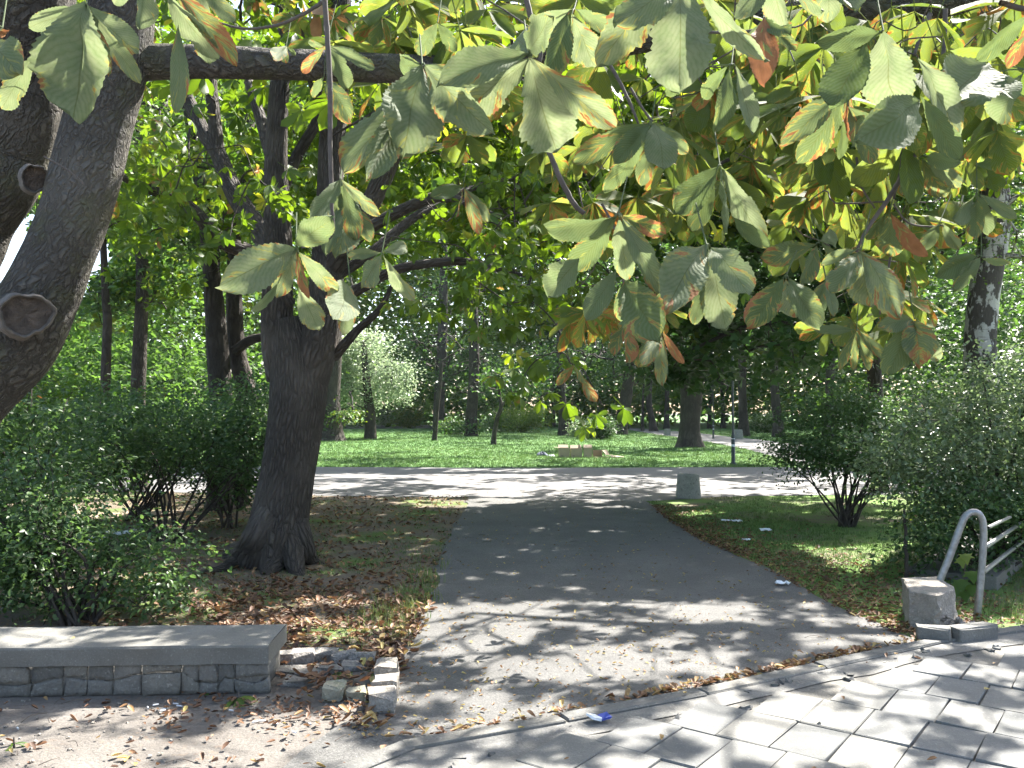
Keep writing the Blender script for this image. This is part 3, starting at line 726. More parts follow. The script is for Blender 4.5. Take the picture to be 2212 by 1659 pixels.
def compound(joint, leaflets, d, stalk=None):
    """joint px,py; leaflets: (bx,by,tx,ty,width,tone,age); tone 0 dark .. 1 pale"""
    global nearleaf_n
    mb = MB(); J = P(*joint, d)
    for (bx, by, tx, ty, w_, tone, age) in leaflets:
        b = P(bx, by, d + rng.normal(0, .012)); t = P(tx, ty, d + rng.normal(-.02, .075))
        detailed_leaflet(mb, b, t, w_ * rng.uniform(.62, .86), np.clip(tone - .15 + rng.normal(0, .1), 0, 1), age - .03 + rng.normal(0, .04), rng.normal(0, .42), rng.uniform(.02, .26))
        if math.hypot(bx - joint[0], by - joint[1]) > 6 and math.hypot(bx - joint[0], by - joint[1]) < 90:
            tube(mb, [J, (J + b) / 2 + np.array([0, 0, .004]), b], [.0016, .0014, .001], 5, 2, cap=False, tint=.9)
    st = stalk or (joint[0] + rng.uniform(-25, 25), joint[1] - rng.uniform(50, 90))
    S = P(*st, d + .1)
    tube(mb, [S, J], [.0016, .0018], 6, 3, cap=False, tint=.3)
    put(mb, 'hanging_leaf', M['near'], chA); nearleaf_n += 1
g_, y_, d_ = .85, .35, .15
H = [
 ((186,12),1.55,[(185,12,128,230,.82,.95,.30),(190,12,303,118,.5,.9,.28),(190,20,303,182,.34,.8,.35),(186,18,242,158,.42,.3,.62),(186,14,60,60,.5,.6,.3),(75,120,-5,238,.55,.7,.32)]),
 ((330,-50),1.6,[(320,-50,312,64,.8,.9,.2),(355,-25,462,140,.5,.85,.32),(362,-40,515,130,.33,.4,.62),(385,55,386,230,.3,.6,.4),(300,-60,240,10,.5,.8,.2)]),
 ((440,-45),1.7,[(430,-45,446,142,.55,.85,.3),(440,-30,500,40,.5,.6,.3),(425,-30,395,30,.5,.6,.2)]),
 ((705,95),2.5,[(706,98,758,192,.72,.45,.28),(706,98,812,142,.5,.6,.2),(704,100,648,156,.5,.4,.75),(706,170,742,246,.55,.3,.5),(700,165,668,212,.5,.4,.4),(700,100,660,92,.5,.5,.4)]),
 ((618,100),3.0,[(618,100,606,142,.6,.3,.5),(618,100,640,120,.5,.4,.3),(618,100,597,118,.45,.4,.4)]),
 ((912,140),1.5,[(912,142,872,338,.86,.95,.30),(918,142,1042,290,.5,.85,.42),(918,140,1046,190,.55,.7,.4),(905,200,738,362,.52,.75,.28),(880,250,795,368,.42,.6,.3),(910,140,840,150,.5,.3,.3)]),
 ((1142,122),1.45,[(1142,128,998,236,.76,.9,.42),(1146,130,1202,336,.72,1.0,.30),(1150,126,1335,284,.42,.75,.55),(1138,118,965,152,.48,.8,.3),(1142,112,1180,50,.55,.6,.3),(1150,120,1105,60,.5,.5,.3)]),
 ((945,48),2.3,[(945,50,900,118,.6,.3,.35),(945,50,985,110,.5,.4,.3)]),
 ((1240,20),1.8,[(1236,30,1290,152,.6,.6,.4),(1225,30,1190,160,.45,.35,.4),(1245,20,1340,70,.5,.4,.4),(1235,20,1150,60,.5,.5,.4)]),
 ((1450,-60),1.45,[(1440,-40,1305,128,.62,.8,.42),(1466,-30,1476,148,.82,.95,.18),(1500,-45,1620,156,.42,.9,.2),(1460,-40,1360,30,.5,.6,.3)]),
 ((1670,-60),1.55,[(1660,-60,1692,58,.75,.85,.2),(1665,-50,1600,40,.5,.7,.25),(1690,-60,1760,30,.5,.6,.3)]),
 ((1790,-50),1.6,[(1785,-50,1795,44,.7,.8,.3),(1795,-50,1850,10,.5,.7,.3)]),
 ((1650,36),1.9,[(1650,38,1645,168,.5,.5,1.0),(1648,45,1590,120,.55,.3,.4),(1655,45,1720,110,.5,.3,.5),(1650,40,1700,70,.5,.2,.3)]),
 ((1580,140),1.7,[(1590,145,1640,278,.55,.9,.25),(1575,150,1566,266,.5,.2,.35),(1570,145,1510,215,.55,.3,.25),(1500,152,1436,206,.72,.1,.05)]),
 ((1908,66),1.5,[(1908,70,1926,238,.92,.9,.28),(1985,130,2108,300,.6,.95,.36),(1905,72,1778,92,.42,.1,.08),(1870,92,1788,222,.58,.1,.15),(1985,220,1890,282,.42,.35,.35),(1990,210,2080,340,.5,.3,.3)]),
 ((1830,185),1.75,[(1828,190,1742,352,.56,.25,.40),(1830,188,1842,312,.34,.5,1.0),(1835,230,1885,348,.5,.3,.38),(1826,190,1700,290,.44,.5,.5),(1830,240,1815,345,.4,.2,.3),(1832,230,1930,320,.45,.3,.35)]),
 ((2225,20),1.6,[(2225,30,2108,132,.55,.1,.12),(2235,40,2180,150,.5,.3,.75)]),
 ((2215,150),1.7,[(2210,160,2150,268,.8,.6,.3),(2130,140,2068,200,.7,.4,.35),(2140,160,2190,215,.5,.6,.2)]),
 ((1408,262),2.1,[(1412,266,1440,362,.72,.85,.32),(1405,268,1328,350,.55,.2,.35),(1402,266,1238,346,.34,.3,.4),(1408,300,1382,402,.5,.3,.4),(1395,290,1318,432,.45,.3,.35),(1415,266,1490,330,.5,.6,.3)]),
 ((1555,358),1.85,[(1550,362,1470,458,.58,.15,.28),(1556,362,1572,505,.72,.45,.22),(1560,362,1648,524,.34,.9,.2),(1585,470,1650,535,.5,.3,.25),(1540,380,1500,500,.4,.15,.3),(1558,360,1600,440,.5,.3,.3)]),
 ((1335,464),1.5,[(1328,468,1206,512,.56,.2,.30),(1330,470,1232,586,.52,.15,.34),(1338,470,1345,610,.56,.85,.36),(1342,468,1440,636,.42,.75,.3),(1345,466,1432,505,.5,.4,.75),(1250,560,1180,640,.85,.55,.2),(1330,585,1275,682,.42,.6,.22),(1350,610,1392,705,.62,.35,.42),(1345,610,1335,700,.4,.3,.4)]),
 ((1526,528),1.5,[(1522,532,1440,642,.62,.85,.38),(1530,540,1570,706,.60,.95,.34),(1522,600,1500,696,.42,.35,.35),(1535,535,1600,600,.4,.8,.3)]),
 ((1770,525),2.3,[(1762,528,1662,562,.6,.3,.45),(1765,530,1740,610,.5,.3,.4),(1775,525,1820,580,.5,.3,.3),(1772,520,1830,505,.45,.35,.35)]),
 ((1860,540),1.9,[(1858,545,1876,662,.8,.9,.42),(1862,545,1940,655,.42,.85,.5),(1855,545,1800,620,.45,.3,.35),(1850,540,1780,560,.45,.4,.35)]),
 ((1698,596),2.0,[(1692,602,1618,702,.5,.15,.6),(1698,604,1714,698,.5,.75,.5),(1704,602,1765,690,.45,.6,.4)]),
 ((1785,605),2.2,[(1782,608,1762,682,.6,.7,.38),(1788,608,1800,680,.35,.7,.45)]),
 ((1990,340),2.3,[(1992,345,2040,440,.5,.5,.5),(1985,345,1950,430,.5,.3,.4),(2000,340,2080,400,.5,.6,.4),(2000,338,2060,350,.4,.5,.3)]),
 ((2110,420),2.4,[(2110,422,2140,500,.6,.4,.3),(2105,425,2060,470,.5,.3,.3),(2115,420,2200,470,.35,.6,.3),(2110,430,2100,500,.45,.3,.35)]),
 ((2120,555),2.3,[(2118,556,2080,622,.62,.3,.3),(2110,552,2030,590,.5,.3,.3),(2122,558,2165,575,.35,.5,.3)]),
 ((1920,460),2.4,[(1915,462,1870,520,.5,.3,.4),(1920,465,1925,560,.45,.3,.5),(1925,462,1975,550,.4,.5,1.0)]),
 ((1850,715),2.7,[(1848,716,1805,790,.55,.3,.5),(1850,716,1880,800,.5,.4,.5),(1856,714,1910,770,.45,.5,.4),(1845,712,1760,710,.4,.4,.35),(1848,720,1842,800,.4,.3,.5)]),
 ((1975,690),2.6,[(1972,692,1930,790,.6,.35,.3),(1976,694,1988,770,.6,.45,.5),(1982,690,2036,790,.32,.7,.3),(1970,690,1905,700,.5,.4,.4)]),
 ((2030,480),2.6,[(2030,482,1990,540,.5,.4,.3),(2035,482,2070,540,.5,.5,.4),(2030,480,2000,470,.4,.3,.3)]),
 ((640,535),1.75,[(636,538,502,602,.6,.85,.42),(645,545,722,632,.52,.9,.40),(640,542,600,650,.5,.75,.45),(645,620,690,724,.58,.98,.35),(600,612,556,680,.42,.6,.15),(640,532,692,486,.5,.5,.3),(643,545,655,640,.3,.3,.9)]),
 ((735,385),2.1,[(738,388,815,470,.36,.75,.5),(735,388,680,480,.4,.6,.25),(738,392,770,500,.5,.5,.4),(735,450,700,530,.5,.5,.3),(740,400,720,470,.5,.5,.4)]),
 ((758,430),2.2,[(756,436,700,440,.3,.5,.2),(756,440,740,520,.5,.5,.4),(760,440,800,520,.5,.6,.4)]),
 ((825,545),1.95,[(822,546,750,552,.52,.7,.35),(828,544,888,528,.62,.85,.22),(823,552,790,618,.72,.8,.48),(828,552,882,656,.45,.98,.3)]),
 ((757,612),1.9,[(756,616,744,726,.42,.9,.45),(752,614,736,670,.4,.6,.3)]),
 ((1000,405),3.4,[(1000,405,940,415,.4,.4,.3),(1005,408,1060,480,.42,.8,.5),(998,410,985,470,.5,.3,.6),(1003,408,1035,500,.4,.5,.8)]),
 ((1350,700),2.5,[(1348,702,1322,765,.55,.35,.6),(1352,702,1370,770,.5,.4,.7),(1356,700,1400,745,.5,.5,.6)]),
 ((1425,715),2.4,[(1422,718,1378,798,.6,.3,.5),(1426,718,1430,822,.34,.9,.6),(1430,716,1470,782,.34,.7,.85),(1424,716,1400,770,.4,.5,.5)]),
 ((1240,790),4.2,[(1240,790,1205,830,.5,.3,.7),(1242,792,1262,830,.5,.7,.5),(1258,815,1285,868,.5,.9,.75)]),
 ((5,60),1.6,[(-10,60,22,80,.5,.5,1.0),(-15,90,10,140,.5,.6,.5)]),
]
for joint, dd, lf in H: compound(joint, lf, dd)
# secondary hanging compound leaves between the big ones, hanging from the limb's twigs
def fill(zone, n, dr, lpx, tone, age, seed):
    mbx = MB(); (x0, y0, x1, y1) = zone
    for _ in range(n):
        jx, jy = rng.uniform(x0, x1), rng.uniform(y0, y1); dd = rng.uniform(*dr); nl = rng.integers(4, 7); base = rng.normal(90, 14)
        Lm = rng.uniform(.11, .19) 
        J = P(jx, jy, dd)
        if sky_gap(np.array([J, J - [0, 0, .07], J - [0, 0, .14], J + [.09, 0, -.04], J + [-.09, 0, -.04]])).any(): continue
        for k in range(nl):
            a = R(base + (k - (nl - 1) / 2) * rng.uniform(26, 44)); L2 = Lm * rng.uniform(.75, 1.1)
            t = J + L2 * np.array([math.cos(a), rng.normal(0, .35), -abs(math.sin(a)) * .95])
            tn = np.clip(tone + rng.normal(0, .25), 0, 1)
            quick_leaflet(mbx, J, t, rng.uniform(.34, .55), tn, np.clip(age + rng.normal(0, .17), 0, 1))
        S = J + np.array([rng.normal(0, .03), rng.normal(0, .03), rng.uniform(.08, .16)])
        tube(mbx, [S, J], [.002, .0015], 4, 1, cap=False, tint=.9)
        FILLJ.append(S)
    return mbx
def quick_leaflet(mb, b, t, width, tone, age):
    ax = t - b; L_ = np.linalg.norm(ax); y = ax / L_
    n0 = unit(np.array([rng.normal(0, .5), rng.normal(-.5, .5), .8 + rng.normal(0, .3)])); x = unit(np.cross(y, n0)); n = np.cross(x, y)
    nv = 10; v = np.linspace(0, 1, nv + 1); prof = v ** .95 * np.maximum(1 - v, 0) ** .42; prof /= prof.max(); W = width * .5 * prof; W[0] = .003; W[-1] = .002
    W[2:-1] *= 1 + .05 * rng.normal(0, 1, nv - 2)
    U, Vv = np.meshgrid(np.array([-1, -.5, 0, .5, 1]), v); X = U * W[:, None]; ph = rng.random() * 6
    Z = .25 * np.abs(X) - .14 * Vv ** 2 + .05 * np.sin(6 * Vv + ph) * U * width
    pts = b + (X[..., None] * x + Vv[..., None] * y + Z[..., None] * n) * L_
    i = np.arange(nv)[:, None] * 5; j = np.arange(4)[None]; a = (i + j).ravel()
    mb.add(pts.reshape(-1, 3), [np.stack([a, a + 1, a + 6, a + 5], 1)], np.stack([U * .5 + .5, Vv], 2).reshape(-1, 2), tone, age)
FILLJ = []
for z, n_, dr, tone, age in [((820,-60,1300,90),26,(2.4,4.2),.4,.3), ((1250,-40,2212,120),60,(2.2,4.2),.4,.32), ((1250,120,2212,300),62,(2.4,4.6),.4,.32),
                             ((1500,300,2150,430),34,(2.8,4.6),.4,.35), ((1680,430,2120,560),24,(2.8,4.2),.4,.35), ((1780,600,2020,720),9,(2.9,3.8),.4,.35),
                             ((1180,300,1520,480),26,(3.2,5.2),.4,.35), ((1220,620,1480,720),9,(3.2,4.4),.45,.5), ((820,60,1250,330),22,(3.2,5.2),.4,.35),
                             ((640,-30,900,120),8,(3.2,5.0),.4,.35), ((1700,100,2212,330),26,(2.0,3.2),.4,.3)]:
    mbx = fill(z, n_, dr, 0, tone, age, 0)
    put(mbx, 'hanging_foliage', M['chestnear'] if 'chestnear' in M else M.setdefault('chestnear', leaf_mat('chestnut_leaf_backlit', (.06,.095,.018), (.135,.16,.04), brown=(.29,.14,.035), trans=.52, rough=.65, spec=.12, veins=True, tboost=.9)), chA)
# twigs of this tree
tw = MB()
for L_, d, ws in [
    ([(700,-30),(706,60),(712,170),(713,300),(716,440)], 2.4, (12,12,12,11,10)),
    ([(468,48),(530,62),(600,54),(660,28),(700,2)], 2.6, (4,6,7,8,9)),
    ([(1130,-30),(1148,40),(1168,80),(1166,140)], 1.9, (13,12,11,8)),
    ([(1305,120),(1335,170),(1362,225),(1380,270)], 2.1, (8,8,7,5)),
    ([(1362,190),(1395,245),(1410,262)], 2.1, (6,6,5)),
    ([(1185,325),(1212,390),(1240,440),(1262,462)], 1.9, (11,12,12,10)),
    ([(2042,20),(2040,90),(2038,150),(2060,200)], 2.6, (11,10,9,5)),
    ([(2010,30),(1990,70),(1975,120)], 2.6, (11,9,7)),
    ([(2160,5),(2212,20),(2300,40)], 2.2, (12,13,15)),
    ([(2000,300),(1955,370),(1915,435),(1870,500),(1850,545)], 2.3, (10,11,10,8,6)),
    ([(1945,280),(1948,350),(1930,430)], 2.4, (8,7,5)),
    ([(1850,340),(1860,400),(1890,450)], 2.4, (6,5,4)),
    ([(1935,480),(1930,520),(1915,600),(1900,680)], 2.7, (6,6,5,4)),
    ([(1930,440),(1960,480),(2010,490),(2040,485)], 2.6, (5,4,4,3)),
    ([(1480,65),(1560,70),(1640,62),(1680,20)], 2.2, (5,7,8,8)),
    ([(700,520),(650,533)], 1.8, (3,3)), ([(716,440),(720,500),(700,522),(652,536)], 2.0, (9,6,4,3)),
    ([(0,95),(40,130),(90,170)], 1.6, (2,2,2)), ([(95,338),(150,370),(185,400)], 3.0, (4,3,2)),
    ([(1740,160),(1745,220),(1760,260)], 2.8, (4,4,3)),
    ([(1300,440),(1330,500),(1345,580),(1350,690)], 2.0, (6,5,4,3)), ([(1350,690),(1400,705),(1425,716)], 2.4, (3,3,2)),
    ]:
    tw = MB(); tube(tw, [P(x, y, d) for x, y in L_], [w_ / F * d / 2 for w_ in ws], 8, 6, wob=.06); put(tw, 'twig', M['twig'], chA)
tw = MB(); FJ = np.array(FILLJ); st = np.vstack([pl[::2], np.array([P(x, y, 2.6) for x, y in [(1300,130),(1250,300),(1915,435),(1980,120),(2040,100),(1600,200),(1850,600),(1350,600)]])])
grow(tw, st, FJ[rng.permutation(len(FJ))[:150]], .010, .002, 5, sag=.05, maxr=.012)
put(tw, 'fine_twigs', M['twig'], chA)
# part of its crown above the frame: it shades the near pavement and path
def za(x, y): return 3.5 + (vnoise(x * .9, y * .9 + 40) - .5) * 1.0 + .10 * y
CA = canopy_points(210, (-4.5, 6.5), (1.6, 7.5), za, test=lambda p: (p[:, 2] - EYE) / np.maximum(p[:, 1], .1) > .30)
mb = MB(); clump_leaves(mb, T_CH, CA, 9, .8, .18, age=.25, age_v=.2, tint_c=.55, tilt=.45,
    keep=lambda p: (p[:, 2] - EYE) / np.maximum(p[:, 1], .1) > .34)
put(mb, 'crown', M['chest'], chA)
mb = woodA; grow(mb, np.vstack([pl, np.array([[-2.2, 3.3, 3.2], [-2.0, 3.3, 4.0], [0, 4, 4.2], [3, 4.2, 4.3]])]), CA[::2], .03, .006, 5); put(mb, 'trunk', M['bark_smooth'], chA)

# ================================================================== generic trees
TREES = []
def tree(label, trunks, bark, crowns, name='tree', cat='tree', group=None, grow_n=.5, sides=14, flare=.3):
    """trunks: list of (points, radii); crowns: list of dicts(c, r, n, nper, spread, size, tpl, mat, ...)"""
    base = np.array(trunks[0][0][0], float).copy(); base[2] = 0
    e = empty(name, tuple(base), label, cat, group); mb = MB(); L_ = []
    for i, (pts, rad) in enumerate(trunks):
        p, _ = tube(mb, pts, rad, sides, 6, lump=.04, flare=root_flare(flare, .3) if i == 0 and flare else None); L_.append(p)
    wood_mb = mb
    allC = []; mats = {}
    for c in crowns:
        C = ellipsoid(c['c'], c['r'], c['n'], c.get('shell', .45), c.get('bottom'))
        if len(C) == 0: continue
        allC.append(C); m_ = mats.setdefault(c['mat'].name, (MB(), c['mat']))[0]
        clump_leaves(m_, c['tpl'], C, c['nper'], c['spread'], c['size'], tilt=c.get('tilt', .5), age=c.get('age', 0), age_v=c.get('age_v', .1), tint_c=c.get('tint', .4), cull=c.get('cull', True), hang=c.get('hang', False), flat_=c.get('flat', .5))
    for m_, mt in mats.values(): 
        if m_.n: put(m_, 'crown', mt, e)
    if grow_n and allC:
        A = np.vstack(allC); k = rng.permutation(len(A))[:int(len(A) * grow_n)]
        nb = wood_mb; S = np.vstack([p[len(p) // 3:] for p in L_])[::2]
        sc = max(1.0, np.linalg.norm(base[:2]) / 25)
        grow(nb, S, A[k], .05 * sc, .010 * sc, 5)
    put(wood_mb, 'trunk', bark, e); TREES.append((base[:2], e))
    return e
def seg(L, d): return [P(x, y, d) for x, y in L]
def gseg(base, L):  # trunk path from a ground point upward along pixel heights at that point's distance
    g = G(*base); d = g[1]; return [g - np.array([0, 0, .1])] + [P(x, y, d) for x, y in L], d
def wr(ws, d): return [w_ / F * d / 2 for w_ in ws]

# maple behind the right shrub: dark low branches over the lamp post and far path
pts, d = [P(1900, 1060, 17)] + seg([(1898,930),(1890,820),(1880,650),(1870,450),(1860,250)], 17), 17
pts[0][2] = -.1
tree('dark maple with low spreading boughs over the lamp post, trunk behind the round shrub', [(pts, wr((34,32,30,28,24,18), 17)), ([P(1890,780,17), P(1780,720,16), P(1640,700,15.2), P(1480,760,14.6)], [.10,.07,.05,.02]), ([P(1885,700,17), P(1760,600,16.4), P(1620,540,15.8)], [.10,.07,.03])], M['bark_far'],
     [dict(c=P(1640,700,15.5), r=(2.6,2.2,1.3), n=110, nper=44, spread=.75, size=.15, tpl=T_MAP, mat=M['maple'], shell=.1, flat=.4),
      dict(c=P(1780,520,16.5), r=(3.4,2.8,2.0), n=130, nper=44, spread=.9, size=.15, tpl=T_MAP, mat=M['maple'], shell=.2, flat=.4),
      dict(c=P(1480,820,15.2), r=(1.0,1.0,.5), n=14, nper=34, spread=.5, size=.14, tpl=T_MAP, mat=M['maple'], shell=.1, flat=.4),
      dict(c=P(1860,120,17.5), r=(5,4,2.8), n=110, nper=36, spread=1.3, size=.17, tpl=T_MAP, mat=M['maple'], tint=.7)])
# birch at the right
pts = [P(2140, 1120, 14)] + seg([(2135,950),(2118,780),(2125,640),(2150,480),(2140,330),(2135,150),(2150,-60)], 14); pts[0][2] = -.1
tree('white-barked birch with black patches rising behind the silvery shrub', [(pts, wr((84,72,66,64,60,54,46,38), 14)), ([P(2150,480,14), P(2190,430,13.8), P(2290,400,13.5)], [.06,.045,.02]), ([P(2135,560,14), P(2185,552,13.8), P(2260,565,13.5)], [.05,.04,.02])], M['birch'],
     [dict(c=P(2250,330,14.3), r=(1.3,2.6,2.6), n=60, nper=60, spread=.7, size=.055, tpl=T_SM, mat=M['bright'], hang=True, tint=.5),
      dict(c=P(2130,420,13.2), r=(.9,.5,1.9), n=34, nper=50, spread=.55, size=.055, tpl=T_SM, mat=M['bright'], hang=True, tint=.5, shell=.1),
      dict(c=P(2150,-150,14), r=(3,3,2), n=60, nper=60, spread=1.0, size=.07, tpl=T_SM, mat=M['bright'], tint=.5)], name='birch_tree', cat='birch')
# a chestnut off to the right of the path whose canopy reaches over it
tree('chestnut canopy reaching in from beyond the right edge above the path', [([np.array([8.6,8.5,-.1]), np.array([8.5,8.6,1.5]), np.array([8.2,8.7,3.2]), np.array([7.6,9,5]), np.array([6.6,9.5,6.6])], [.34,.27,.24,.2,.12]), ([np.array([7.9,8.9,4]), np.array([6.0,9.6,5.2]), np.array([4.2,10.2,5.8]), np.array([2.8,10.8,6.1])], [.14,.10,.07,.03])], M['bark'],
     [dict(c=(5.0,10.5,6.4), r=(5.2,4.8,1.6), n=300, nper=11, spread=.85, size=.18, tpl=T_CH, mat=M['chest'], age=.05, age_v=.2, shell=.1, tint=.6)], name='chestnut_tree')
# tall trees past the crossing path, left to right ------------------------------------------------
gL = 'tall trees standing past the crossing path'
p0 = [P(475, 1120, 14)] + seg([(478,880),(470,760),(462,650),(450,520),(430,380),(400,200)], 14); p0[0][2] = -.1
tree('dark twin-stemmed tree standing behind the left shrub, close left of the forked trunk', [(p0, wr((54,50,46,42,34,28,20), 14)), ([P(505,1120,14.4), P(535,880,14.4), P(512,760,14.4), P(506,600,14.4), P(520,450,14.4), P(540,250,14.4)], wr((50,46,36,34,30,22), 14.4)), ([P(505,760,14.2), P(540,735,14.2), P(575,725,14.2), P(620,700,14.3)], wr((22,20,18,8), 14.3))], M['bark_far'],
     [dict(c=P(420,280,14.5), r=(3.0,2.6,2.2), n=120, nper=40, spread=.8, size=.13, tpl=T_MAP, mat=M['bright'], shell=.25, tint=.5),
      dict(c=P(420,520,15), r=(1.6,1.4,.9), n=40, nper=34, spread=.55, size=.12, tpl=T_MAP, mat=M['maple'], shell=.2, tint=.6)])
for lab, x, ytop, w_, d, wig, cw, cmat in [
    ('slim dark curving trunk, the leftmost thin one standing in the shrubs', 228, 640, 19, 17, (232,705,228,640), 150, 'maple'),
    ('straight trunk lit on its right side, between the thin trunk and the twin stems', 300, 600, 29, 17.5, (304,700,308,600), 190, 'bright')]:
    p0 = [P(x, 1120, d)] + seg([(x - 2, 885), wig[:2], wig[2:], (wig[2] - 8, 450), (wig[2] - 14, 250)], d); p0[0][2] = -.1
    tree(lab, [(p0, wr((w_ + 6, w_ + 2, w_, w_ - 3, w_ - 6, w_ - 10), d))], M['bark_far'] if x < 250 else M['bark'],
         [dict(c=P(x, 430, d + 1), r=(2.3,2.0,1.7), n=80, nper=40, spread=.75, size=.12, tpl=T_MAP, mat=M[cmat], shell=.2, tint=.5),
          dict(c=P(x, 150, d + 1), r=(2.6,2.6,1.8), n=60, nper=34, spread=.9, size=.14, tpl=T_MAP, mat=M['bright'], shell=.3, tint=.6),
          dict(c=P(x + 30, 640, d + 1), r=(1.2,1.0,.7), n=30, nper=34, spread=.5, size=.12, tpl=T_MAP, mat=M[cmat], shell=.1, tint=.6)])
def big(label, base, L, ws, cr, bark='bark_far', mat='maple', tpl=None, size=.22, n=120, nper=45, tint=.4, spread=1.6, extra=(), name='tree', grow_n=.35, extra_trunks=(), cull=True):
    pts, d = gseg(base, L)
    cs = [dict(c=P(cx_, cy_, d + 1), r=(rx_ / F * d, min(rx_ / F * d, 7), rz_ / F * d), n=n, nper=nper, spread=spread, size=size, tpl=tpl or T_LEAF, mat=M[mat], shell=.35, tint=tint, cull=cull) for cx_, cy_, rx_, rz_ in cr]
    for c_ in extra: 
        px, py, rx_, rz_, mt, n2, kw = c_
        cs.append({**dict(c=P(px, py, d + kw.pop('dd', 0)), r=(rx_ / F * d, rx_ / F * d * .8, rz_ / F * d), n=n2, nper=nper, spread=spread * .7, size=size, tpl=tpl or T_LEAF, mat=M[mt], shell=.2, tint=tint), **kw})
    return tree(label, [(pts, wr(ws, d))] + [(seg(a, d), wr(b_, d)) for a, b_ in extra_trunks], M[bark], cs, name=name, grow_n=grow_n)
big('stout dark trunk just right of the forked chestnut, half hidden by pale foliage', (715,952), [(714,920),(712,860),(716,780),(722,650),(730,480),(735,300)], (62,50,44,42,38,30,20), [(720,500,170,190),(700,740,60,90)], n=120, mat='bright', tint=.5,
    extra=[(690,860,50,40,'maple',16,{})])
big('pale silvery weeping tree catching the sun beside the stout dark trunk', (800,948), [(800,900),(795,860),(790,800),(785,740)], (26,22,20,16,10), [(785,800,80,95)], mat='pale', cull=False, n=190, nper=60, size=.15, spread=1.0, tint=.8,
    extra=[(850,830,46,60,'pale',36,dict(hang=True,cull=False)), (735,790,36,70,'pale',30,dict(hang=True,cull=False)), (745,890,26,28,'maple',14,dict(hang=True,dd=-4))])
big('slim young trunk alone on the lawn in front of a thick old one', (938,952), [(941,920),(944,880),(950,830),(955,780)], (11,10,10,9,6), [(950,745,70,60)], mat='maple', n=60, nper=50, size=.17, spread=1.0)
big('thick old trunk with a sunlit foot behind the slim young one', (948,929), [(948,900),(950,840),(955,740),(958,600),(960,450)], (34,24,23,22,18,12), [(960,560,150,170),(955,770,110,70)], mat='maple', n=130, size=.30, spread=2.4)
big('dark trunk wrapped in low green foliage at the far side of the lawn', (1018,942), [(1018,900),(1022,850),(1024,760),(1020,600),(1016,450)], (28,26,24,22,18,12), [(1030,650,90,110),(1040,810,80,55)], mat='dark', n=110, size=.24, spread=1.7, tint=.3,
    extra=[(1010,925,36,14,'maple',12,{})])
big('slender leaning sapling with an umbrella of maple leaves on the lawn', (1066,961), [(1068,935),(1074,905),(1082,880),(1078,850),(1080,820)], (12,10,10,9,7,4), [(1085,825,95,36)], mat='maple', n=90, nper=60, size=.16, tpl=T_MAP, spread=.9, tint=.55,
    extra_trunks=[([(1078,888),(1092,866),(1106,845)], (6,5,3))])
big('short dark trunk near the two dark bushes', (1218,941), [(1217,915),(1215,880),(1212,820),(1208,700),(1206,560)], (26,20,18,17,14,10), [(1200,800,90,70),(1200,560,150,110)], mat='maple', n=80, size=.24, spread=1.7, tint=.5)
big('tall trunk leaning to the right at the bend of the far path', (1337,939), [(1343,905),(1352,860),(1360,800),(1366,740),(1370,600),(1372,450)], (36,28,26,24,22,18,12), [(1370,540,150,130),(1330,770,110,70)], mat='dark', n=130, size=.26, spread=2.0, tint=.5)
big('broad double trunk beside the far path, largest tree on the lawn', (1490,966), [(1490,930),(1494,880),(1504,800),(1510,700),(1512,520)], (60,44,42,38,30,20), [(1520,560,190,150)], mat='maple', n=150, size=.22, spread=1.5, tpl=T_MAP, tint=.4,
    extra_trunks=[([(1478,965),(1480,900),(1478,830),(1465,720),(1440,600)], (30,22,20,16,10))])
big('dark trunk seen just right of the lamp post', (1607,942), [(1606,905),(1604,860),(1603,780),(1600,600)], (26,20,18,17,12), [(1610,640,110,120)], mat='dark', n=100, size=.26, spread=1.9)
big('tapering trunk right of the far concrete bins', (1682,944), [(1680,905),(1676,870),(1672,800),(1668,620)], (28,20,19,18,12), [(1700,700,120,120)], mat='dark', n=100, size=.26, spread=1.9)
big('leaning dark trunk among the far trees, left of the broad double trunk', (1412,932), [(1408,905),(1402,870),(1404,810)], (20,14,13,11,8), [(1410,760,60,60)], mat='dark', n=60, size=.28, spread=1.8)
big('dark trunk between the low round shrub and the double trunk, deep in shade', (1790,945), [(1790,905),(1792,850),(1794,780),(1796,620)], (26,20,19,18,12), [(1800,640,140,150)], mat='dark', n=120, size=.26, spread=1.9)
big('thin post-like trunk standing alone in front of the leaning one', (1388,931), [(1388,905),(1389,870),(1390,835)], (8,6,6,5,4), [(1392,800,34,30)], mat='maple', n=24, size=.28, spread=1.4)

# ------------------------------------------------------------------ upper canopy of these trees: clumps added along sun rays to shade the ground
def canopy_over(n, xr, yr, zr):
    x = rng.uniform(*xr, n * 3); y = rng.uniform(*yr, n * 3); w_ = 1 - lit_fraction(x, y); k = rng.random(n * 3) < w_ ** 1.5; x, y = x[k][:n], y[k][:n]
    z = rng.uniform(*zr, len(x)); q = np.c_[x, y, np.zeros(len(x))]; return q + sdir * (z / sdir[2])[:, None]
rightE = [e for b_, e in TREES if abs(b_[0] - 8.6) < .1][0]
C1 = np.vstack([canopy_over(620, (-7, 6), (3.5, 16.5), (4.9, 8.2)), canopy_over(950, (-7, 3.6), (7.0, 15.6), (5.2, 9.5))])
el = (C1[:, 2] - EYE) / C1[:, 1]
own = np.where(C1[:, 1] < 7.2, 0, np.where(C1[:, 0] < 1.6, 1, 2)); own = np.where((own == 0) & (C1[:, 0] > 3.6), 2, own)
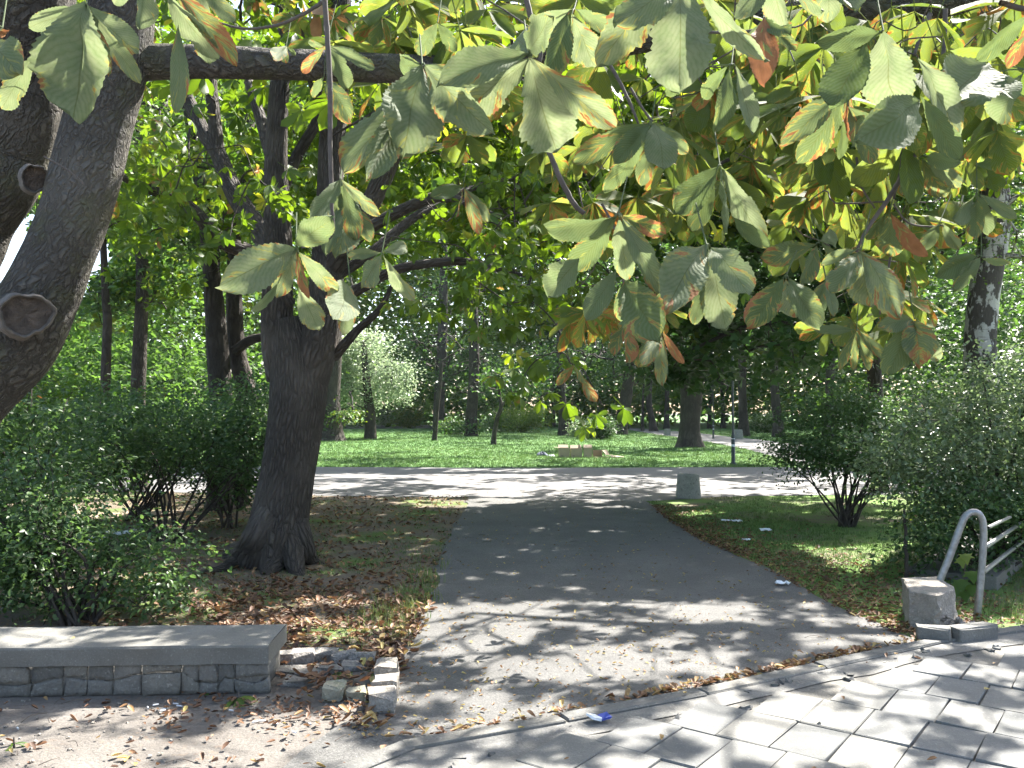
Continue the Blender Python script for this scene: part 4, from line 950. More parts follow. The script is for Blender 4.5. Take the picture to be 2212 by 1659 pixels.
for k_, (par, mt) in enumerate([(chA, 'chest'), (chB, 'chest'), (rightE, 'chest')]):
    mb = MB(); Cs = C1[own == k_]
    if len(Cs) == 0: continue
    clump_leaves(mb, T_CH, Cs, 11, .75, .18, age=.04, age_v=.18, tint_c=.45, tilt=.45, keep=not_before_fork); put(mb, 'shade_crown', M[mt], par)
C2 = np.vstack([canopy_over(520, (-14, 14), (15.8, 25), (7.5, 12)), canopy_over(900, (-18, 20), (22, 46), (8, 15)), canopy_over(420, (6, 34), (26, 62), (8, 15))])
tall = [(b_, e) for b_, e in TREES if b_[1] > 12.5 and abs(b_[0] - 8.6) > .1 and b_[1] < 75]
d_ = np.array([[np.hypot(*(c[:2] - b_)) for b_, e in tall] for c in C2]); own = d_.argmin(1)
for k_, (b_, e) in enumerate(tall):
    Cs = C2[own == k_]
    if len(Cs) < 3: continue
    mb = MB(); clump_leaves(mb, T_MAP, Cs, 54, 1.6, .24, tint_c=.5, tilt=.5)
    if mb.n: put(mb, 'shade_crown', M['bright' if k_ % 2 else 'maple'], e)

# ------------------------------------------------------------------ far-off wood closing the view
def wood(n, xr, yr, h, nper, size, spread, tint, mat_mb):
    x = rng.uniform(*xr, n); y = rng.uniform(*yr, n); z = rng.random(n) ** .9 * h * (.7 + .5 * vnoise(x * .12, y * .05)) + .3
    clump_leaves(mat_mb, T_LEAF, np.c_[x, y, z], nper, spread, size, cull=False, tint_c=tint, flat_=.6, zmin=0)
mb = MB()
wood(1500, (-120, 40), (88, 118), 44, 95, .80, 5.5, .45, mb)
put(mb, 'woodland', M['wood'], kind='stuff', label='bright far-off wood beyond the lawn')
mb = MB()
wood(1100, (-130, 110), (122, 135), 60, 90, 1.25, 8.0, .3, mb)
wood(1000, (26, 110), (68, 100), 36, 70, .62, 4.6, .3, mb)
wood(900, (-52, -17), (40, 66), 20, 46, .40, 2.8, .6, mb)
wood(620, (-120, 110), (80, 93), 8, 80, .55, 3.2, .4, mb)
wood(200, (17, 44), (38, 60), 12, 50, .32, 2.4, .3, mb)
put(mb, 'woodland', M['wood_dark'], kind='stuff', label='dark far-off wood at both sides of the lawn')
# a few far trunks one can tell apart
for lab, bx, by, hx, w_ in [('far trunk in the wood behind the green bush', 1165, 921, 1166, 9), ('pair-like slim far trunk right of the green bush', 1180, 921, 1182, 7),
                            ('far slender trunk left of the dark round bushes', 1196, 922, 1195, 6), ('far trunk seen between the leaning and the double trunk', 1440, 927, 1441, 10),
                            ('far slim trunk immediately right of the double trunk', 1562, 925, 1560, 9), ('far trunk in the shade left of the lamp post', 1533, 926, 1536, 8)]:
    pts, d = gseg((bx, by), [(bx, 890), (hx, 850), (hx + 2, 780), (hx, 600)])
    mb = MB(); tube(mb, pts, wr((w_ + 3, w_, w_, w_ - 1, w_ - 3), d), 8, 4, lump=.04, flare=root_flare(.3, .4))
    e = empty('tree', tuple(pts[0] * np.array([1, 1, 0])), lab, 'tree', 'slim trunks in the far wood'); put(mb, 'trunk', M['bark_far'], e)
    mb = MB(); clump_leaves(mb, T_LEAF, ellipsoid(P(hx, 660, d), (3.5, 3, 4.5), 26, .3), 40, 2.2, .4, tint_c=.4, cull=False); put(mb, 'crown', M['maple'], e)

# ------------------------------------------------------------------ shrubs
def shrub(label, base, stems, crowns, name='shrub', cat='shrub', tpl=None, mat='bush', size=.05, stem_r=.018, group=None, cull=True, dens=1.0, tint=.4, bark='bark_far', grow_n=.35, tilt=.6):
    e = empty(name, (base[0], base[1], 0), label, cat, group); mb = MB(); nodes_ = []; Cs = []
    for cx_, cy_, cz_, rx_, ry_, rz_, n in crowns:
        Cs.append(ellipsoid((cx_, cy_, cz_), (rx_, ry_, rz_), int(n), .35, .12))
    C = np.vstack(Cs)
    for k in range(stems):
        tgt = C[rng.integers(len(C))]; a = rng.random() * 6.28
        s = np.array([base[0] + .10 * math.cos(a), base[1] + .10 * math.sin(a), -.05]); mid = s * .55 + tgt * .45 + np.array([0, 0, .1]) + rng.normal(0, .05, 3)
        p, _ = tube(mb, [s, mid, tgt], [stem_r, stem_r * .7, stem_r * .3], 6, 5, wob=.2); nodes_.append(p)
    S = np.vstack(nodes_)[2:]
    grow(mb, S, C[rng.permutation(len(C))[:int(len(C) * grow_n)]], stem_r * .6, stem_r * .15, 4, sag=.05)
    ctr = np.array([base[0], base[1], np.mean(C[:, 2])]); shoots = []
    for k in range(int(len(C) * .10) + 4):
        a = C[rng.integers(len(C))]; dv = unit((a - ctr) * [1, 1, 1.2] + rng.normal(0, .15, 3) + [0, 0, .12]); L_ = size * rng.uniform(4, 11)
        tp = a + dv * L_ - np.array([0, 0, L_ * .15]); tube(mb, [a - dv * .1, a + dv * L_ * .5, tp], [size * .10, size * .07, size * .03], 4, 3, cap=False)
        for t in np.linspace(.15, 1, 5): shoots.append(a * (1 - t) + tp * t)
    put(mb, 'stems', M[bark], e)
    mb = MB(); clump_leaves(mb, tpl or T_LEAF, C, int(46 * dens), size * 6.5, size, tilt=tilt, tint_c=tint, cull=cull, age=.0, zmin=.06, flat_=.55)
    clump_leaves(mb, tpl or T_LEAF, np.array(shoots), 7, size * 1.9, size * 1.15, tilt=tilt, tint_c=min(1, tint + .15), cull=cull, zmin=.04)
    put(mb, 'foliage', M[mat], e)
    return e
g = G(365, 1172)
shrub('dark vase-shaped shrub with bare stems left of the forked chestnut', g, 16,
      [(g[0] + .1, g[1] + .2, 1.30, 1.30, .9, .62, 190), (g[0] - .9, g[1] + .3, 1.15, .8, .8, .6, 90), (g[0] + 1.2, g[1] + .1, 1.45, .55, .6, .55, 60)], size=.052, mat='bush', tint=.45, dens=1.0)
g = G(130, 1372)
shrub('pale-leaved low shrub growing behind the low wall at the left edge', (g[0], g[1] + .3, 0), 18,
      [(g[0] - .25, g[1] + .45, .50, .62, .45, .5, 110), (g[0] + .35, g[1] + .55, .35, .35, .4, .35, 40), (g[0] - .9, g[1] + .6, .7, .6, .5, .6, 70)], size=.046, mat='bush', tint=.5, dens=1.0)
shrub('tall leafy shrub at the left edge, nearest the chestnut with sawn stubs', (-4.6, 8.2, 0), 14,
      [(-4.7, 8.2, 1.0, .8, .8, .8, 120), (-5.0, 8.6, 1.6, .9, .8, .5, 90)], size=.055, mat='bush', tint=.5)
shrub('sunlit wild shrub with arching shoots behind the left-hand greenery', (-8.0, 13, 0), 16,
      [(-8.0, 13, 1.2, 1.7, 1.2, 1.0, 170), (-6.8, 12.6, 1.5, 1.0, 1.0, .7, 90), (-9.6, 13, 1.8, 1.3, 1.2, .8, 90)], size=.07, mat='bright', tint=.5)
shrub('dark broad shrub between the two straight trunks and the twin stems', (-5.6, 12.6, 0), 14,
      [(-5.4, 12.6, 1.3, 1.3, 1.0, .7, 130), (-4.0, 12.4, 1.35, .9, .8, .6, 80)], size=.065, mat='bush', tint=.4)
shrub('low shrub peeping out behind the forked chestnut on its left', (-3.9, 11.8, 0), 8, [(-3.8, 11.6, .9, .6, .6, .6, 60)], size=.06, mat='bush', tint=.45)
# right side
g = G(1826, 1138)
shrub('rounded shrub on dark bare stems in the right verge, ahead of the silvery one', g, 26,
      [(g[0] + .05, g[1] + .1, 1.28, .95, .8, .62, 190), (g[0] - .55, g[1], .95, .45, .5, .3, 40), (g[0] + .55, g[1], 1.0, .5, .5, .4, 40)], size=.05, mat='bush', tint=.5, cull=False, dens=1.1, grow_n=.5)
shrub('big silvery-green shrub glinting in the sun at the right edge', (5.0, 8.8, 0), 22,
      [(5.1, 8.9, 1.25, 1.15, .9, .85, 260), (4.3, 8.6, 1.0, .6, .6, .6, 70), (5.9, 8.6, 1.35, .9, .8, .8, 150), (5.7, 8.9, 2.0, .6, .6, .35, 50)], size=.048, mat='silver', tint=.5, cull=False, dens=1.15)
shrub('dark undergrowth shrub behind the railing, below the silvery one', (4.6, 8.4, 0), 14,
      [(4.4, 8.1, .5, .7, .4, .45, 80), (5.6, 9.0, .6, .8, .4, .5, 70)], size=.05, mat='bush', tint=.35, cull=False)
shrub('leafy shrub filling the gap behind the rounded right-hand shrub', (7.6, 13.5, 0), 14,
      [(7.6, 13.5, 1.4, 1.3, 1.1, .9, 120), (9.2, 13, 1.8, 1.4, 1.1, 1.0, 120)], size=.065, mat='bush', tint=.5)
# far shrubs on the lawn
for lab, px, py, w_, h_, mt, tn in [
    ('bright green mound of a bush at the far side of the lawn', 1130, 934, 50, 30, 'bright', .5),
    ('darker bush left of the bright green mound', 1085, 932, 26, 22, 'maple', .4),
    ('small pale-topped bush on the lawn, left of the dark pair-mate', 1264, 947, 9, 17, 'silver', .6),
    ('small dark evergreen bush on the lawn above the cardboard boxes', 1300, 949, 15, 22, 'dark', .3),
    ('pale bush under the silvery weeping tree', 842, 922, 28, 26, 'pale', .7),
    ('yellow-green bush right of the pale bush, by the light paving', 886, 925, 22, 24, 'bright', .8),
    ('low bush at the foot of the wrapped dark trunk', 985, 938, 22, 16, 'maple', .6),
    ('bush at the far right behind the lamp post', 1655, 935, 34, 22, 'maple', .5)]:
    g = G(px, py); d = g[1]
    shrub(lab, g, 8, [(g[0], g[1], h_ / F * d * .95, w_ / F * d, w_ / F * d * .7, h_ / F * d * .8, 90)], size=.105 * d / 55, dens=1.6, mat=mt, tint=tn, stem_r=.04, cull=False, name='bush', cat='bush', grow_n=.1)
# sapling with thin dark stake and maple seedling by the railing
g = G(1957, 1258)
e = empty('sapling', (g[0], g[1], 0), 'thin dark stem with small pale leaves at its top, left of the railing', 'sapling')
mb = MB(); tube(mb, [g - [0, 0, .05], P(1957, 1180, g[1]), P(1953, 1100, g[1])], [.022, .018, .010], 8, 5, wob=.15); put(mb, 'stem', M['bark_far'], e)
mb = MB(); Cc = np.array([P(1952,1105,g[1]), P(1966,1130,g[1]), P(1985,1140,g[1]), P(1975,1165,g[1]), P(1990,1200,g[1]), P(1965,1210,g[1]), P(2005,1230,g[1])])
clump_leaves(mb, T_LEAF, Cc, 26, .17, .032, cull=False, tint_c=.8); put(mb, 'foliage', M['bright'], e)
g = G(2075, 1305)
e = empty('maple_seedling', (g[0], g[1], 0), 'maple seedling with bright yellow-green top leaves inside the tube railing', 'seedling')
mb = MB(); tube(mb, [g - [0, 0, .03], P(2083, 1250, g[1]), P(2086, 1195, g[1])], [.006, .005, .003], 6, 4); put(mb, 'stem', M['twig'], e)
mb = MB()
for x, y, s, tn in [(2085,1195,.11,1),(2076,1205,.10,.95),(2098,1232,.13,.6),(2075,1250,.13,.4),(2060,1262,.13,.35),(2095,1262,.12,.45),(2110,1240,.10,.5),(2082,1275,.12,.3)]:
    c = P(x, y, g[1] - .02); v = unit(np.array([0, 0, EYE]) - c) + np.array([0, 0, .7]); scatter(mb, T_MAP, c[None], frames(1, 0, 0.0001, np.array([[rng.normal(0, .7), -.3, -.6]]))[:, :, :] if False else np.stack([unit(np.cross([0, -.3, -1], v)), unit(np.cross(v, np.cross([0, -.3, -1], v))), unit(v)], 1)[None], [s], np.array([tn]), np.array([0.]))
put(mb, 'foliage', M['bright'], e)

# ------------------------------------------------------------------ low wall, left
wz = .285; rzw = math.atan2(.09, 2.0)
e = empty('low_wall', (-2.9, 5.05, 0), 'low rough stone wall with a wide concrete cap at the bottom left', 'wall')
def wallpt(s, t): # s along from right end leftwards, t depth
    ex_ = np.array([-math.cos(rzw), -math.sin(rzw)]); ey_ = np.array([-math.sin(rzw), math.cos(rzw)])
    return np.array([-1.38, 4.88]) + ex_ * s + ey_ * t
mb = MB(); c = wallpt(1.9, .235)
# cap with slightly worn edges: gridded
def worn_slab(mb, s0, s1, t0, t1, z0, z1, chip=.006):
    ns, ntt = 60, 8; S_ = np.linspace(s0, s1, ns); T_ = np.linspace(t0, t1, ntt)
    top = np.array([[*wallpt(s, t), z1 + (vnoise(np.array([s * 4]), np.array([t * 4]))[0] - .5) * .006 - (chip if j in (0, ntt - 1) else 0)] for s in S_ for j, t in enumerate(T_)])
    fr = np.array([[*wallpt(s, t0 - .006 + (vnoise(np.array([s * 9]), np.array([k * 3.3]))[0] - .5) * .010), z] for s in S_ for k, z in enumerate((z0, z0 + .02, (z0 + z1) / 2, z1 - .018))])
    i = np.arange(ns - 1)[:, None] * ntt; j = np.arange(ntt - 1)[None]; a = (i + j).ravel()
    mb.add(top, [np.stack([a, a + 1, a + ntt + 1, a + ntt], 1)])
    i = np.arange(ns - 1)[:, None] * 4; j = np.arange(3)[None]; a = (i + j).ravel()
    mb.add(fr, [np.stack([a, a + 1, a + 5, a + 4], 1)])
    mb.add(np.vstack([fr[3::4], top[::ntt]]), [np.stack([np.arange(ns - 1), np.arange(ns - 1) + ns, np.arange(1, ns) + ns, np.arange(1, ns)], 1)])
    a_, b_, c_, d_2 = [wallpt(s0, t0), wallpt(s0, t1), wallpt(s1, t1), wallpt(s1, t0)]
    end = [(*wallpt(s0, t0 - .006), z0), (*wallpt(s0, t1), z0), (*wallpt(s0, t1), z1 - chip), (*wallpt(s0, t0), z1 - chip)]
    mb.add(np.array(end), [[0, 1, 2, 3]])
    mb.add(np.array([(*b_, z0), (*c_, z0), (*c_, z1 - chip), (*b_, z1 - chip)]), [[0, 1, 2, 3]])
    mb.add(np.array([(*a_, z0), (*b_, z0), (*c_, z0), (*d_2, z0)]), [[0, 3, 2, 1]])
worn_slab(mb, 0, 4.2, 0, .47, .175, wz)
put(mb, 'wall_cap', M['concrete'], e)
mb = MB(); c = wallpt(2.1, .25); box(mb, (c[0], c[1], .08), (4.12, .437, .188), rzw)
# rubble stones fitted together: irregular quads and pentagons with split joints
cols = np.cumsum(np.r_[0.0, rng.uniform(.09, .25, 30)]); cols = cols[cols < 4.15]
def st(s, z, t): w2 = wallpt(s, t); return [w2[0], w2[1], z]
def facestone(poly, tn):
    poly = np.array(poly); c = poly.mean(0); n_ = len(poly); t0 = .022 + rng.normal(0, .004); V = []
    sub = np.array([poly[i] * (1 - f) + poly[(i + 1) % n_] * f for i in range(n_) for f in (0, .33, .66)]); sub = sub + rng.normal(0, .0035, sub.shape); m_ = len(sub)
    for sc_, dt in ((1, .03), (.99, .002), (.955, -.006), (.5, -.010)):
        q = c + (sub - c) * sc_; V += [st(a, b, t0 + dt + rng.normal(0, .0018)) for a, b in q]
    V.append(st(c[0], c[1], t0 - .012)); j = np.arange(m_)
    F_ = [np.stack([k * m_ + j, k * m_ + (j + 1) % m_, (k + 1) * m_ + (j + 1) % m_, (k + 1) * m_ + j], 1) for k in range(3)] + [np.stack([3 * m_ + j, 3 * m_ + (j + 1) % m_, np.full(m_, 4 * m_)], 1)]
    mb.add(np.array(V), F_, None, tn)
prev = None
for a0, a1 in zip(cols[:-1], cols[1:]):
    zl = prev if prev is not None else rng.uniform(.06, .12); zr = rng.uniform(.055, .125); sk = rng.normal(0, .03); g0 = .0015
    mid = (a0 + a1) / 2 + sk
    if rng.random() < .25: facestone([(a0 + g0, .0), (a1 - g0, .0), (a1 - g0 + rng.normal(0, .012), .172), (a0 + g0, .172)], rng.random())
    else:
        facestone([(a0 + g0, 0), (a1 - g0, 0), (a1 - g0 + rng.normal(0, .01), zr - g0), (mid, (zl + zr) / 2 + rng.normal(0, .01)), (a0 + g0, zl - g0)], rng.random())
        facestone([(a0 + g0, zl + g0), (mid, (zl + zr) / 2 + .010), (a1 - g0, zr + g0), (a1 - g0 - rng.uniform(0, .010), .173), (a0 + g0 + rng.uniform(0, .010), .173)], rng.random())
    prev = zr
put(mb, 'stonework', M['masonry'], e, smooth=True)

# broken masonry remains next to the wall
def stones(label, lst, mat, name='masonry_block', cat='masonry', loc=None):
    mb = MB(); 
    for (x, y, z), s, rz, t in lst: box(mb, (x, y, z), s, rz, jit=.008, rx=rng.normal(0, .04), ry=rng.normal(0, .04), tint=t, bev=.014)
    x, y, z = lst[0][0]; return thing(mb, name, M[mat], label, cat, (x, y, 0), smooth=False)
a = G(850, 1445); b_ = G(820, 1530)
L_ = []
for k, (px, py, sx, sy, h) in enumerate([(838,1455,.13,.20,.15),(832,1482,.13,.16,.13),(825,1510,.14,.20,.12)]):
    g = G(px, py + 22); L_.append(((g[0], g[1], h / 2 - .02), (sx, sy, h), rng.normal(0.1, .06), .8))
stones('pale broken end block of the ruined footing, closest to the asphalt path', L_, 'rubble')
L_ = [((G(x, y)[0], G(x, y)[1], .02), (.16, .10, .09), .05 + rng.normal(0, .1), .4) for x, y in [(612,1430),(655,1428),(700,1425),(745,1427),(780,1432)]]
L_ += [((G(x, y)[0], G(x, y)[1], .0), (.15, .12, .07), .05 + rng.normal(0, .1), .2) for x, y in [(620,1455),(665,1460),(710,1452),(760,1445),(640,1478)]]
stones('row of grey crumbling masonry stones running on from the wall cap', L_, 'rubble')
L_ = [((G(720,1510)[0], G(720,1510)[1], .04), (.10, .12, .09), .1, 1.0)]
stones('greenish brick lying alone in front of the ruined footing', L_, 'mossy')
L_ = [((G(770,1512)[0], G(770,1512)[1], .03), (.11, .08, .07), .0, 1.0)]
stones('small mossy brick wedged between the lone brick and the pale end block', L_, 'mossy')

# ------------------------------------------------------------------ tube railing on its concrete block, right
RZ = math.atan2(1.0, .79)   # direction in which the railing runs away
bx, by = 3.28, 6.35
e = empty('concrete_block', (3.3, 6.5, 0), 'crumbling concrete block carrying the tube railing beside the pavement', 'concrete block')
mb = MB(); c = G(2010, 1370); 
blk = [np.array(G(1962, 1358)[:2]), np.array(G(2030, 1372)[:2]), np.array(G(2085, 1362)[:2]) + [.02, .15], np.array(G(2085, 1362)[:2]) + [.1, .6], np.array(G(1962, 1358)[:2]) + [.18, .5]]
def prism(mb, poly, z0, z1, jit=0, levels=5, inset=.0, tint=.5):
    poly = np.array(poly); ctr = poly.mean(0); n = len(poly); sub = []
    for i in range(n):
        for t in np.linspace(0, 1, 6, endpoint=False): sub.append(poly[i] * (1 - t) + poly[(i + 1) % n] * t)
    sub = np.array(sub); m_ = len(sub); V = []
    for k, z in enumerate(np.linspace(z0, z1, levels)):
        f = 1 - inset * k / (levels - 1); q = ctr + (sub - ctr) * f
        V.append(np.c_[q + rng.normal(0, jit, q.shape), np.full(m_, z)])
    top = ctr + (sub - ctr) * (1 - inset) * .93; V.append(np.c_[top, np.full(m_, z1 + .008) + rng.normal(0, jit * .3, m_)])
    V.append(np.array([[*ctr, z1 + .008]])); F_ = []; j = np.arange(m_)
    for k in range(levels): F_.append(np.stack([k * m_ + j, k * m_ + (j + 1) % m_, (k + 1) * m_ + (j + 1) % m_, (k + 1) * m_ + j], 1))
    F_.append(np.stack([levels * m_ + j, levels * m_ + (j + 1) % m_, np.full(m_, (levels + 1) * m_)], 1))
    mb.add(np.concatenate(V), F_, None, tint)
prism(mb, blk, -.02, .275, jit=.007, levels=7, inset=.03, tint=.8)
put(mb, 'block', M['rubble'], e, smooth=False)
mb = MB()
for k in range(26):
    t = rng.random(); p = G(2035 + 90 * t, 1368 + 6 * t); s = rng.uniform(.02, .06)
    box(mb, (p[0] + rng.normal(0, .03), p[1] + rng.uniform(-.02, .22), s * .3 + .12 * (1 - t) * rng.random()), (s, s * .9, s * .7), rng.random() * 3, jit=.006, tint=rng.random(), bev=.008)
put(mb, 'rubble', M['rubble'], e, smooth=False)
for k, (x0, y0, x1, y1) in enumerate([(1990,1388,2062,1396),(2068,1396,2150,1386)]):
    a, b_ = G(x0, y0), G(x1, y1); mb = MB(); c = (a + b_) / 2; L_ = np.linalg.norm(b_ - a); an = math.atan2(b_[1] - a[1], b_[0] - a[0])
    box(mb, (c[0], c[1] + .05, .045), (L_, .12, .14), an, jit=.004, tint=.6, bev=.012)
    thing(mb, 'kerbstone', M['kerb'], ['kerbstone lying under the broken front of the concrete block, its left one', 'kerbstone half buried in soil right of the one under the block'][k], 'kerbstone', (c[0], c[1], 0), smooth=False)
dR = 6.72
rp = G(2110, 1330); rz_dir = np.array([.79, 1.0, 0]) / math.hypot(.79, 1)
e = empty('railing', tuple(rp), 'galvanised tube railing with a hairpin end standing by the concrete block', 'railing')
q1 = P(2025, 1270, 6.75); mb = MB()
hp = [q1 - [0, 0, .12], q1, P(2052,1200,6.74), P(2074,1140,6.73), P(2085,1116,6.73), P(2100,1106,6.73), P(2116,1112,6.73), P(2124,1135,6.73), P(2124,1180,6.73), P(2118,1260,6.73), P(2111,1328,6.73), rp - [0, 0, .1]]
tube(mb, hp, [.027] * len(hp), 16, 8); put(mb, 'end_hoop', M['steel'], e)
for (px, py) in ((2128,1182), (2124,1236)):
    a = P(px, py, 6.73); mb = MB(); tube(mb, [a, a + rz_dir * 1.5, a + rz_dir * 3.2], [.019] * 3, 12, 4); put(mb, 'rail', M['steel'], e)
mb = MB(); a = P(2134, 1140, 6.75); tube(mb, [a, P(2182, 1117, 7.4)], [.015, .013], 10, 3); put(mb, 'rail', M['steel'], e)
mb = MB(); a = rp + rz_dir * 3.1; tube(mb, [a - [0, 0, .1], a + [0, 0, .85]], [.027, .027], 12, 3); put(mb, 'post', M['steel'], e)
# ramp wall edge running away behind the railing
e = empty('ramp_edge', (4.4, 7.6, 0), 'low concrete ramp edge running away behind the railing', 'retaining edge')
mb = MB(); a = G(2130, 1275); 
for k in range(5):
    c = a[:2] + rz_dir[:2] * (.45 + .92 * k) + np.array([.02, .0]); box(mb, (c[0], c[1], .05), (.9, .14, .16), RZ + rng.normal(0, .01), jit=.003, tint=rng.random(), bev=.01)
put(mb, 'edging', M['concrete'], e, smooth=False)
mb = MB(); n_r = np.array([-rz_dir[1], rz_dir[0]])
for k in range(5):
    c = a[:2] + rz_dir[:2] * (.55 + .7 * k) + n_r * .42; box(mb, (c[0], c[1], .05), (.62, .62, .07), RZ, jit=.004, tint=rng.random() * .5, bev=.01)
put(mb, 'step_slab', M['concrete'], e, smooth=False)

# ------------------------------------------------------------------ concrete bins
def lathe(mb, c, prof, n=40, sq=0.0, rz=0):
    th = np.linspace(0, 2 * np.pi, n + 1)[:-1]; V = []
    k = (np.abs(np.cos(th)) ** 4 + np.abs(np.sin(th)) ** 4) ** -.25; k = 1 + (k - 1) * sq
    for r_, z in prof: V.append(np.c_[c[0] + r_ * k * np.cos(th + rz), c[1] + r_ * k * np.sin(th + rz), np.full(n, c[2] + z)])
    m_ = n; F_ = []; j = np.arange(n)
    for i in range(len(prof) - 1): F_.append(np.stack([i * m_ + j, i * m_ + (j + 1) % m_, (i + 1) * m_ + (j + 1) % m_, (i + 1) * m_ + j], 1))
    V = np.concatenate(V); V = V + rng.normal(0, .0015, V.shape); mb.add(V, F_)
def cbin(px, py, s, label):
    g = G(px, py); g[1] += .2 * s; mb = MB()
    prof = [(.232,0),(.232,.01),(.226,.10),(.218,.2),(.208,.3),(.2,.40),(.197,.435),(.188,.442),(.165,.440),(.158,.42),(.17,.1),(.1,.09),(.0,.09)]
    lathe(mb, g, [(a * s, b2 * s) for a, b2 in prof], sq=.25); 
    e = thing(mb, 'concrete_bin', M['bin'], label, 'litter bin', tuple(g), 'round concrete litter bins')
    m2 = MB(); lathe(m2, g + [0, 0, .40 * s], [(.172 * s, -.004), (.185 * s, .05 * s), (.19 * s, .052 * s), (.178 * s, -.004)], sq=.25)
    return e
cbin(1492, 1078, 1.0, 'mossy concrete litter bin standing at the near corner of the crossing')
cbin(1443, 940, 1.0, 'pale far concrete bin between the leaning trunk and the double trunk')
cbin(1597, 948, 1.25, 'far concrete bin just behind the black lamp post')

# ------------------------------------------------------------------ lamp post(s)
def lamp(px, py, label, s=1.0):
    g = G(px, py); e = empty('lamp_post', tuple(g), label, 'lamp post', 'black lamp posts'); d = g[1]; mb = MB()
    lathe(mb, g, [(.10*s,0),(.10*s,.05),(.06*s,.08),(.056*s,.9),(.05*s,.92),(.034*s,1.0),(.032*s,4.3),(.028*s,4.5)], 16); put(mb, 'pole', M['black'], e)
    for z0_, z1_ in ((.55, .62), (.78, .80)):
        mb = MB(); lathe(mb, g, [(.0585*s,z0_),(.0585*s,z1_)], 16); put(mb, 'sticker_band', M['paper'], e)
    mb = MB(); lathe(mb, g, [(.03,4.48),(.12,4.52),(.16,4.66),(.2,4.95),(.16,4.97),(.0,5.05)], 16); put(mb, 'lantern', M['glass'], e)
    mb = MB(); lathe(mb, g, [(.24,4.96),(.22,5.02),(.08,5.14),(.0,5.16)], 16); put(mb, 'cap', M['black'], e)
lamp(1584, 1004, 'black lamp post with white stickers at the edge of the lawn by the crossing')
lamp(1541, 948, 'more distant black lamp post standing past the far path', .9)

# ------------------------------------------------------------------ cardboard boxes and clothes on the lawn
def V2(x, y): return (1166 + .082 * x, 907 + .082 * y)
DB = 29.9
def panel(mb, a, b, c, d, th=.006):
    a, b, c, d = [np.array(q, float) for q in (a, b, c, d)]; n = unit(np.cross(b - a, d - a)) * th
    v = np.array([a, b, c, d, a + n, b + n, c + n, d + n]); mb.add(v, [[0,3,2,1],[4,5,6,7],[0,1,5,4],[1,2,6,5],[2,3,7,6],[3,0,4,7]])
def cbox(x0, x1, ytop, rot, label, flaps, depth=.35, y0=None):
    a = P(*V2(x0, 985), DB); b = P(*V2(x1, 985), DB); w_ = b[0] - a[0]; h = (P(*V2(x0, ytop), DB)[2]); y = DB
    e = empty('cardboard_box', ((a[0] + b[0]) / 2, y + depth / 2, 0), label, 'cardboard box', 'cardboard boxes on the lawn')
    cr, sr = math.cos(rot), math.sin(rot); o = np.array([a[0], y, 0])
    def q(u, v, z): return o + np.array([u * cr - v * sr, u * sr + v * cr, z])
    mb = MB()
    panel(mb, q(0,0,0), q(w_,0,0), q(w_,0,h), q(0,0,h)); panel(mb, q(0,depth,0), q(w_,depth,0), q(w_,depth,h), q(0,depth,h))
    panel(mb, q(0,.007,0), q(0,depth,0), q(0,depth,h), q(0,.007,h)); panel(mb, q(w_,.007,0), q(w_,depth,0), q(w_,depth,h), q(w_,.007,h)); panel(mb, q(0,0,.002), q(w_,0,.002), q(w_,depth,.002), q(0,depth,.002))
    put(mb, 'body', M['card'], e, smooth=False)
    for f in flaps:
        mb = MB(); F1 = .17
        if f == 'L': panel(mb, q(0,.01,h), q(0,depth,h), q(-F1,depth,h+.03), q(-F1,.01,h+.03))
        if f == 'R': panel(mb, q(w_,.01,h), q(w_,depth,h), q(w_+F1,depth,h-.04), q(w_+F1,.01,h-.04))
        if f == 'B': panel(mb, q(.0,depth,h), q(w_,depth,h), q(w_,depth+.12,h+.10), q(0,depth+.12,h+.10))
        if f == 'U': panel(mb, q(w_*.7,depth,h), q(w_,depth,h), q(w_*.85,depth+.02,h+.14), q(w_*.75,depth+.02,h+.14))
        if f == 'F': panel(mb, q(0,-.003,h), q(w_,-.003,h), q(w_,-.10,h-.10), q(0,-.10,h-.10))
        put(mb, 'flap', M['card'], e, smooth=False)
    mb = MB(); panel(mb, q(w_*.15,-.008,.05), q(w_*.35,-.008,.05), q(w_*.35,-.008,.075), q(w_*.15,-.008,.075), .002); put(mb, 'print_mark', M['print'], e, smooth=False)
    return e
cbox(520, 785, 745, .06, 'leftmost upright cardboard box with a raised side flap on the lawn', 'LB')
cbox(822, 1112, 758, 0, 'plain square-fronted cardboard box, second from the left of the boxes', 'BU')
cbox(1158, 1375, 742, -.08, 'narrow taller cardboard box, third from the left of the boxes', 'B')
# opened-out box lying on its side
g = P(*V2(1420, 985), DB); x0 = g[0]; x1 = P(*V2(1640, 985), DB)[0]; x2 = P(*V2(1860, 985), DB)[0]
e = empty('cardboard_box', ((x0 + x2) / 2, DB + .2, 0), 'cardboard box tipped open with its flap leaning out, rightmost of the boxes', 'cardboard box', 'cardboard boxes on the lawn')
mb = MB(); h = .26; panel(mb, (x0, DB+.3, 0), (x1, DB+.3, 0), (x1, DB+.3, h), (x0, DB+.3, h)); panel(mb, (x0, DB-.02, .01), (x2, DB-.02, .01), (x2, DB+.3, .03), (x0, DB+.3, .01)); panel(mb, (x1, DB+.02, 0), (x1, DB+.3, 0), (x1, DB+.3, h), (x1, DB+.02, h))
put(mb, 'body', M['card'], e, smooth=False)
mb = MB(); panel(mb, (x1+.01, DB+.02, h), (x1+.20, DB+.3, h+.01), (x2, DB+.3, .10), (x1+.16, DB+.02, .09)); put(mb, 'flap', M['card'], e, smooth=False)
